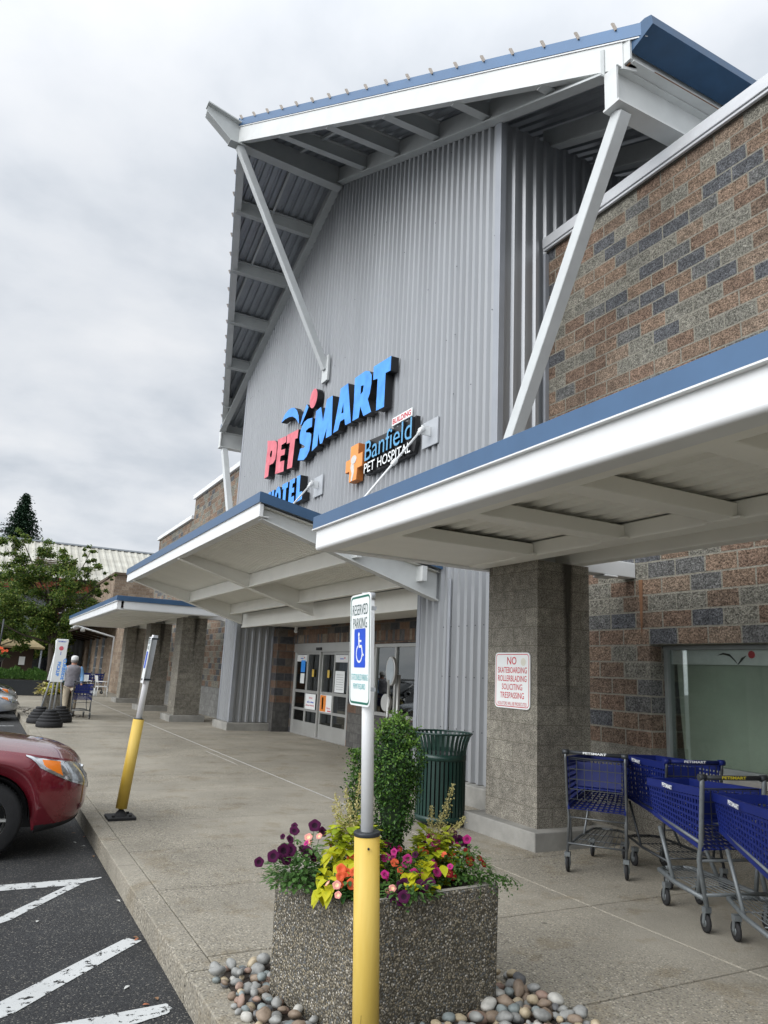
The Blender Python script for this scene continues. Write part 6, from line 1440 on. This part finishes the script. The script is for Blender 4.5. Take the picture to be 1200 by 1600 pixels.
# ------------------------------------------------------------------ buildings beyond
HALLROOF = mat('weathered_translucent_roofing', (.42, .40, .34), .7, 0, .3, .16, .5, streak=.2, col2=(.50, .49, .43))
REDTIM = mat('red_timber', (.22, .05, .025), .8); LOUV = mat('brown_louvres', (.10, .07, .045), .8); LTWALL = mat('light_ribbed_wall', (.30, .33, .36), .6)
BEIGEW = mat('beige_render', (.25, .225, .185), .9); TANROOF = mat('tan_shingle', (.42, .33, .18), .9); BROWNW = mat('dark_brown_boards', (.045, .028, .018), .9)
def far_buildings():
    t = thing('market_hall', 'hall with a long pale corrugated roof and red timber eaves behind the trees', 'building', (4, 58, 0))
    b = MB(); L = []; x = -14
    while x < 18: L += [(x, 0), (x+.25, 0), (x+.32, .07), (x+.43, .07)]; x += .5
    vs = []
    for xx, o in L: vs += [(xx, 55.2, 7.0+o), (xx, 62, 10.25+o)]
    b.add(vs, [(2*i, 2*i+2, 2*i+3, 2*i+1) for i in range(len(L)-1)]); vs = [(-14, 62, 10.3), (18, 62, 10.3), (18, 68.8, 7), (-14, 68.8, 7)]; b.add(vs, [(0, 1, 2, 3)])
    rf = b.build('roof', HALLROOF, t)
    b = MB(); b.box(-14, 18, 61.85, 62.15, 10.28, 10.40); b.build('ridge_cap', LTWALL, rf)
    b = MB(); b.box(-14, 18, 55.5, 55.65, 6.1, 6.75)
    for k in range(32): b.box(-14+k, -13.85+k, 55.0, 56.8, 6.78, 6.98)
    b.build('eaves_timber', REDTIM, t)
    b = MB()
    for k in range(6): b.box(2.6, 4.9, 55.9+k*.36, 56.1+k*.36, 7.55+k*.17, 7.62+k*.17)
    b.box(2.5, 2.6, 55.8, 58.2, 7.3, 8.5); b.box(4.9, 5.0, 55.8, 58.2, 7.3, 8.5); b.build('roof_louvres', LOUV, rf)
    b = MB(); corr = []; x = -14
    while x < 18: corr += [(x, 0), (x+.12, 0), (x+.15, .04), (x+.27, .04)]; x += .3
    vs = []
    for xx, o in corr: vs += [(xx, 57+o, 0), (xx, 57+o, 7.7)]
    b.add(vs, [(2*i, 2*i+2, 2*i+3, 2*i+1) for i in range(len(corr)-1)]); b.build('wall', LTWALL, t)
    b = MB(); b.box(4.3, 6.1, 56.88, 56.98, 4.2, 5.6); w = b.build('window', REDTIM, t)
    b = MB(); b.box(4.4, 6.0, 56.86, 56.88, 4.3, 5.5); b.build('pane', CARGLASS, w)
    b = MB()
    for k in range(1, 4): b.box(4.4+k*.4-.025, 4.4+k*.4+.025, 56.84, 56.86, 4.3, 5.5)
    for z in (4.3, 4.7, 5.1, 5.46): b.box(4.4, 6.0, 56.835, 56.84, z, z+.05)
    b.build('glazing_bars', SIGNWHITE, w)
    # tan block building that continues the shop front
    t = thing('tan_block_building', 'tan block building beyond the far canopy with tall narrow windows and dark awning', 'building', (6.3, 46, 0))
    b = MB(); wall_with_opening(b, 6.3, 6.6, 41.5, 58, 0, 4.2, [(y, y+1.15, .5, 3.1) for y in (46.5, 49.2, 52.4)]); b.box(6.6, 18, 41.5, 41.8, 0, 4.2); b.box(6.35, 18, 46, 58, 4.2, 6.6); b.box(6.2, 6.6, 37.3, 41.5, 0, 4.6); b.box(6.6, 18, 37.3, 37.6, 0, 4.6); b.build('wall', BRICKTAN, t)
    b = MB(); b.box(6.28, 18, 45.9, 58.1, 6.6, 6.75); b.prism([(6.3, 41.4, 4.2), (6.3, 45.9, 4.2), (6.3, 45.9, 5.0), (6.3, 41.4, 4.35)], (11, 0, 0)); b.build('coping', LOUV, t)
    for y in (46.5, 49.2, 52.4):
        b = MB(); b.box(6.34, 6.42, y, y+1.15, .5, 3.1); w = b.build('window', CARGLASS, t); b = MB()
        for z in (.5, 1.1, 1.75, 2.4, 3.03): b.box(6.31, 6.34, y, y+1.15, z, z+.06)
        b.box(6.31, 6.34, y, y+.07, .56, 3.03); b.box(6.31, 6.34, y+1.08, y+1.15, .56, 3.03); b.box(6.30, 6.34, y+.54, y+.60, .56, 3.03); b.build('glazing_bars', LTWALL, w)
    b = MB(); b.prism([(6.3, 42.5, 3.9), (4.4, 42.5, 3.25), (4.4, 42.5, 3.18), (6.3, 42.5, 3.8)], (0, 15, 0)); aw = b.build('awning', BROWNW, t)
    b = MB()
    for k in range(6): b.bar((6.28, 43+k*2.7, 2.9), (4.6, 43+k*2.7, 3.22), .1, .1)
    b.build('awning_brackets', BROWNW, aw)
    # white tube frame
    t = thing('tube_frame', 'white tubular frame leaning out from the tan wall under the far canopy', 'frame', (5.4, 39, 0))
    b = MB(); b.tube([(5.62, 38.6, 0), (5.62, 38.6, 2.75), (3.9, 38.6, 3.15)], .045, 8); b.tube([(3.9, 38.6, 3.15), (3.9, 41.5, 3.15)], .04, 8); b.build('tube', WHITE, t)
    b = MB(); b.lathe([(0, 0), (.12, .02), (.10, .16), (0, .2)], (4.15, 38.6, 2.9), 10); b.lathe([(0, 0), (.12, .02), (.10, .16), (0, .2)], (3.8, 38.6, 3.0), 10); b.build('flood_lamp', WHITE, t)
    # kiosk
    t = thing('kiosk', 'small dark wooden kiosk with a tan hipped roof behind the hedge', 'kiosk', (1.75, 47, 0))
    b = MB(); b.box(1.1, 2.6, 46.6, 48.2, 0, 2.15); b.build('walls', BROWNW, t)
    b = MB(); b.add([(.6, 46.0, 2.15), (3.1, 46.0, 2.15), (3.1, 48.8, 2.15), (.6, 48.8, 2.15), (1.5, 47.2, 2.75), (2.2, 47.2, 2.75), (2.2, 47.6, 2.75), (1.5, 47.6, 2.75), (.6, 46.0, 2.05), (3.1, 46.0, 2.05), (3.1, 48.8, 2.05), (.6, 48.8, 2.05)], [(0, 1, 5, 4), (1, 2, 6, 5), (2, 3, 7, 6), (3, 0, 4, 7), (4, 5, 6, 7), (8, 9, 1, 0), (9, 10, 2, 1), (10, 11, 3, 2), (11, 8, 0, 3), (11, 10, 9, 8)]); b.build('roof', TANROOF, t)
    b = MB()
    for x in (.75, 2.95): MB().tube([(x, 46.1, 0), (x, 46.1, 2.05)], .05, 8).build('post', LTWALL, t)
    b = MB(); b.box(1.9, 2.2, 46.57, 46.6, 1.15, 1.6); b.build('notice', SIGNWHITE, t)
    t = thing('brown_building', 'dark brown building in shade at the far end of the car park', 'building', (0, 62, 0))
    b = MB(); b.box(-9, 4.8, 55.5, 56.3, 0, 3.4); b.build('wall', BROWNW, t); b = MB()
    for k in range(5): b.box(-6+k*2.2, -4.8+k*2.2, 55.46, 55.5, .8, 2.2)
    b.build('windows', CARGLASS, t)
    # hedge trough
    t = thing('hedge_trough', 'long black planting trough full of bright green grass like shrubs', 'planter', (1.6, 35.8, 0))
    b = MB(); b.box(.6, 2.5, 35.5, 36.3, 0, .62); b.build('trough', STEELD, t, bevel=.02); b = MB()
    for i in range(2600):
        x = random.uniform(.5, 2.6); y = random.uniform(35.4, 36.4); z = .62+random.random()**.8*(.38+.2*noise.noise(Vector((x*2.5, y, 0)))); leaf_poly(b, (x, y, z), (random.gauss(0, .5), random.gauss(0, .5), 1), (0, 1, 0), .13, .035)
    b.build('foliage', GREEN, t)
    t = thing('flower_basket', 'hanging basket of orange flowers at the left edge beyond the cars', 'plant', (.6, 33, 1.5)); b = MB(); foliage(b, (.6, 33, 1.55), (.38, .3, .35), 260, .12, .08); b.build('foliage', GREEN, t)
    for k in range(14): s = MB(); flower_geo(s, (.6+random.uniform(-.33, .33), 32.72+random.random()*.1, 1.62+random.random()*.3), (0, -1, .3), .055); s.build('flower', [PET['c'], PET['o']], t)
    b = MB(); b.lathe([(0, 1.35), (.2, 1.4), (.3, 1.62), (0, 1.6)], (.6, 33, 0), 14); b.tube([(.6, 33.4, 0), (.6, 33.4, 3.0), (.6, 33.0, 3.0), (.6, 33, 1.6)], .03, 6); b.build('basket_and_post', STEELD, t)
far_buildings()
# ------------------------------------------------------------------ chairs far off
def chair(label, x, y, a):
    t = thing('garden_chair', label, 'chair', (0, 0, 0), 'white chairs by the far wall')
    b = MB(); b.box(-.24, .24, -.22, .22, .42, .46); b.build('seat', WHITE, t, local=True); b = MB()
    b.prism([(-.23, .20, .62), (.23, .20, .62), (.23, .28, .92), (-.23, .28, .92)], (0, .03, 0)); b.build('backrest', WHITE, t, local=True)
    for sx in (-1, 1):
        for sy in (-1, 1): b = MB(); b.tube([(sx*.22, sy*.2, .44), (sx*.25, sy*.24, 0)], .018, 6); b.build('leg', WHITE, t, local=True)
        b = MB(); b.tube([(sx*.22, .2, .44), (sx*.22, .27, .92)], .018, 6); b.tube([(sx*.23, -.2, .44), (sx*.24, -.2, .66), (sx*.24, .23, .66)], .018, 6); b.build('arm_frame', WHITE, t, local=True)
    place(t, x, y, a)
chair('white garden chair facing left, nearest the block columns', 5.05, 36.6, 95)
chair('white garden chair turned to the camera, left of the other', 4.35, 37.0, 10)
t = thing('water_jug', 'small white jug standing between the far chairs', 'jug', (4.75, 36.6, 0)); b = MB(); b.lathe([(0, .0), (.12, .0), (.14, .05), (.14, .2), (.05, .3), (.04, .36), (0, .36)], (4.75, 36.6, 0), 14); b.build('body', SIGNWHITE, t); b = MB(); b.tube([(4.75, 36.5, .2), (4.75, 36.42, .25), (4.75, 36.5, .31)], .015, 6); b.build('handle', SIGNWHITE, t)
# fallen leaves and litter by the kerb
def litter():
    m = [mat('dry_leaf_brown', (.22, .12, .06), .8), mat('dry_leaf_orange', (.38, .13, .06), .8), mat('pale_litter', (.5, .5, .47), .8)]
    for x, y, k in ((1.155, 5.33, 1), (1.13, 5.38, 0), (1.08, 4.42, 0), (.98, 4.62, 2), (1.05, 8.2, 2), (1.12, 8.6, 0), (1.10, 8.9, 0), (1.0, 4.35, 1), (1.14, 8.0, 2), (1.16, 7.6, 0), (1.15, 6.2, 2), (.6, 5.9, 2), (1.17, 8.4, 1)):
        b = MB(); leaf_poly(b, (0, 0, .004), (random.gauss(0, 1), random.gauss(0, 1), .1), (0, 0, 1), random.uniform(.03, .05), .022); o = b.build('fallen_leaf', m[k]); o.location = (x, y, -.145)
        tag(o, '%s lying on the asphalt by the kerb' % ('scrap of pale litter' if k == 2 else 'dry %s leaf' % ('orange' if k else 'brown')), 'leaf', 'litter along the kerb, kind %d' % k)
litter()
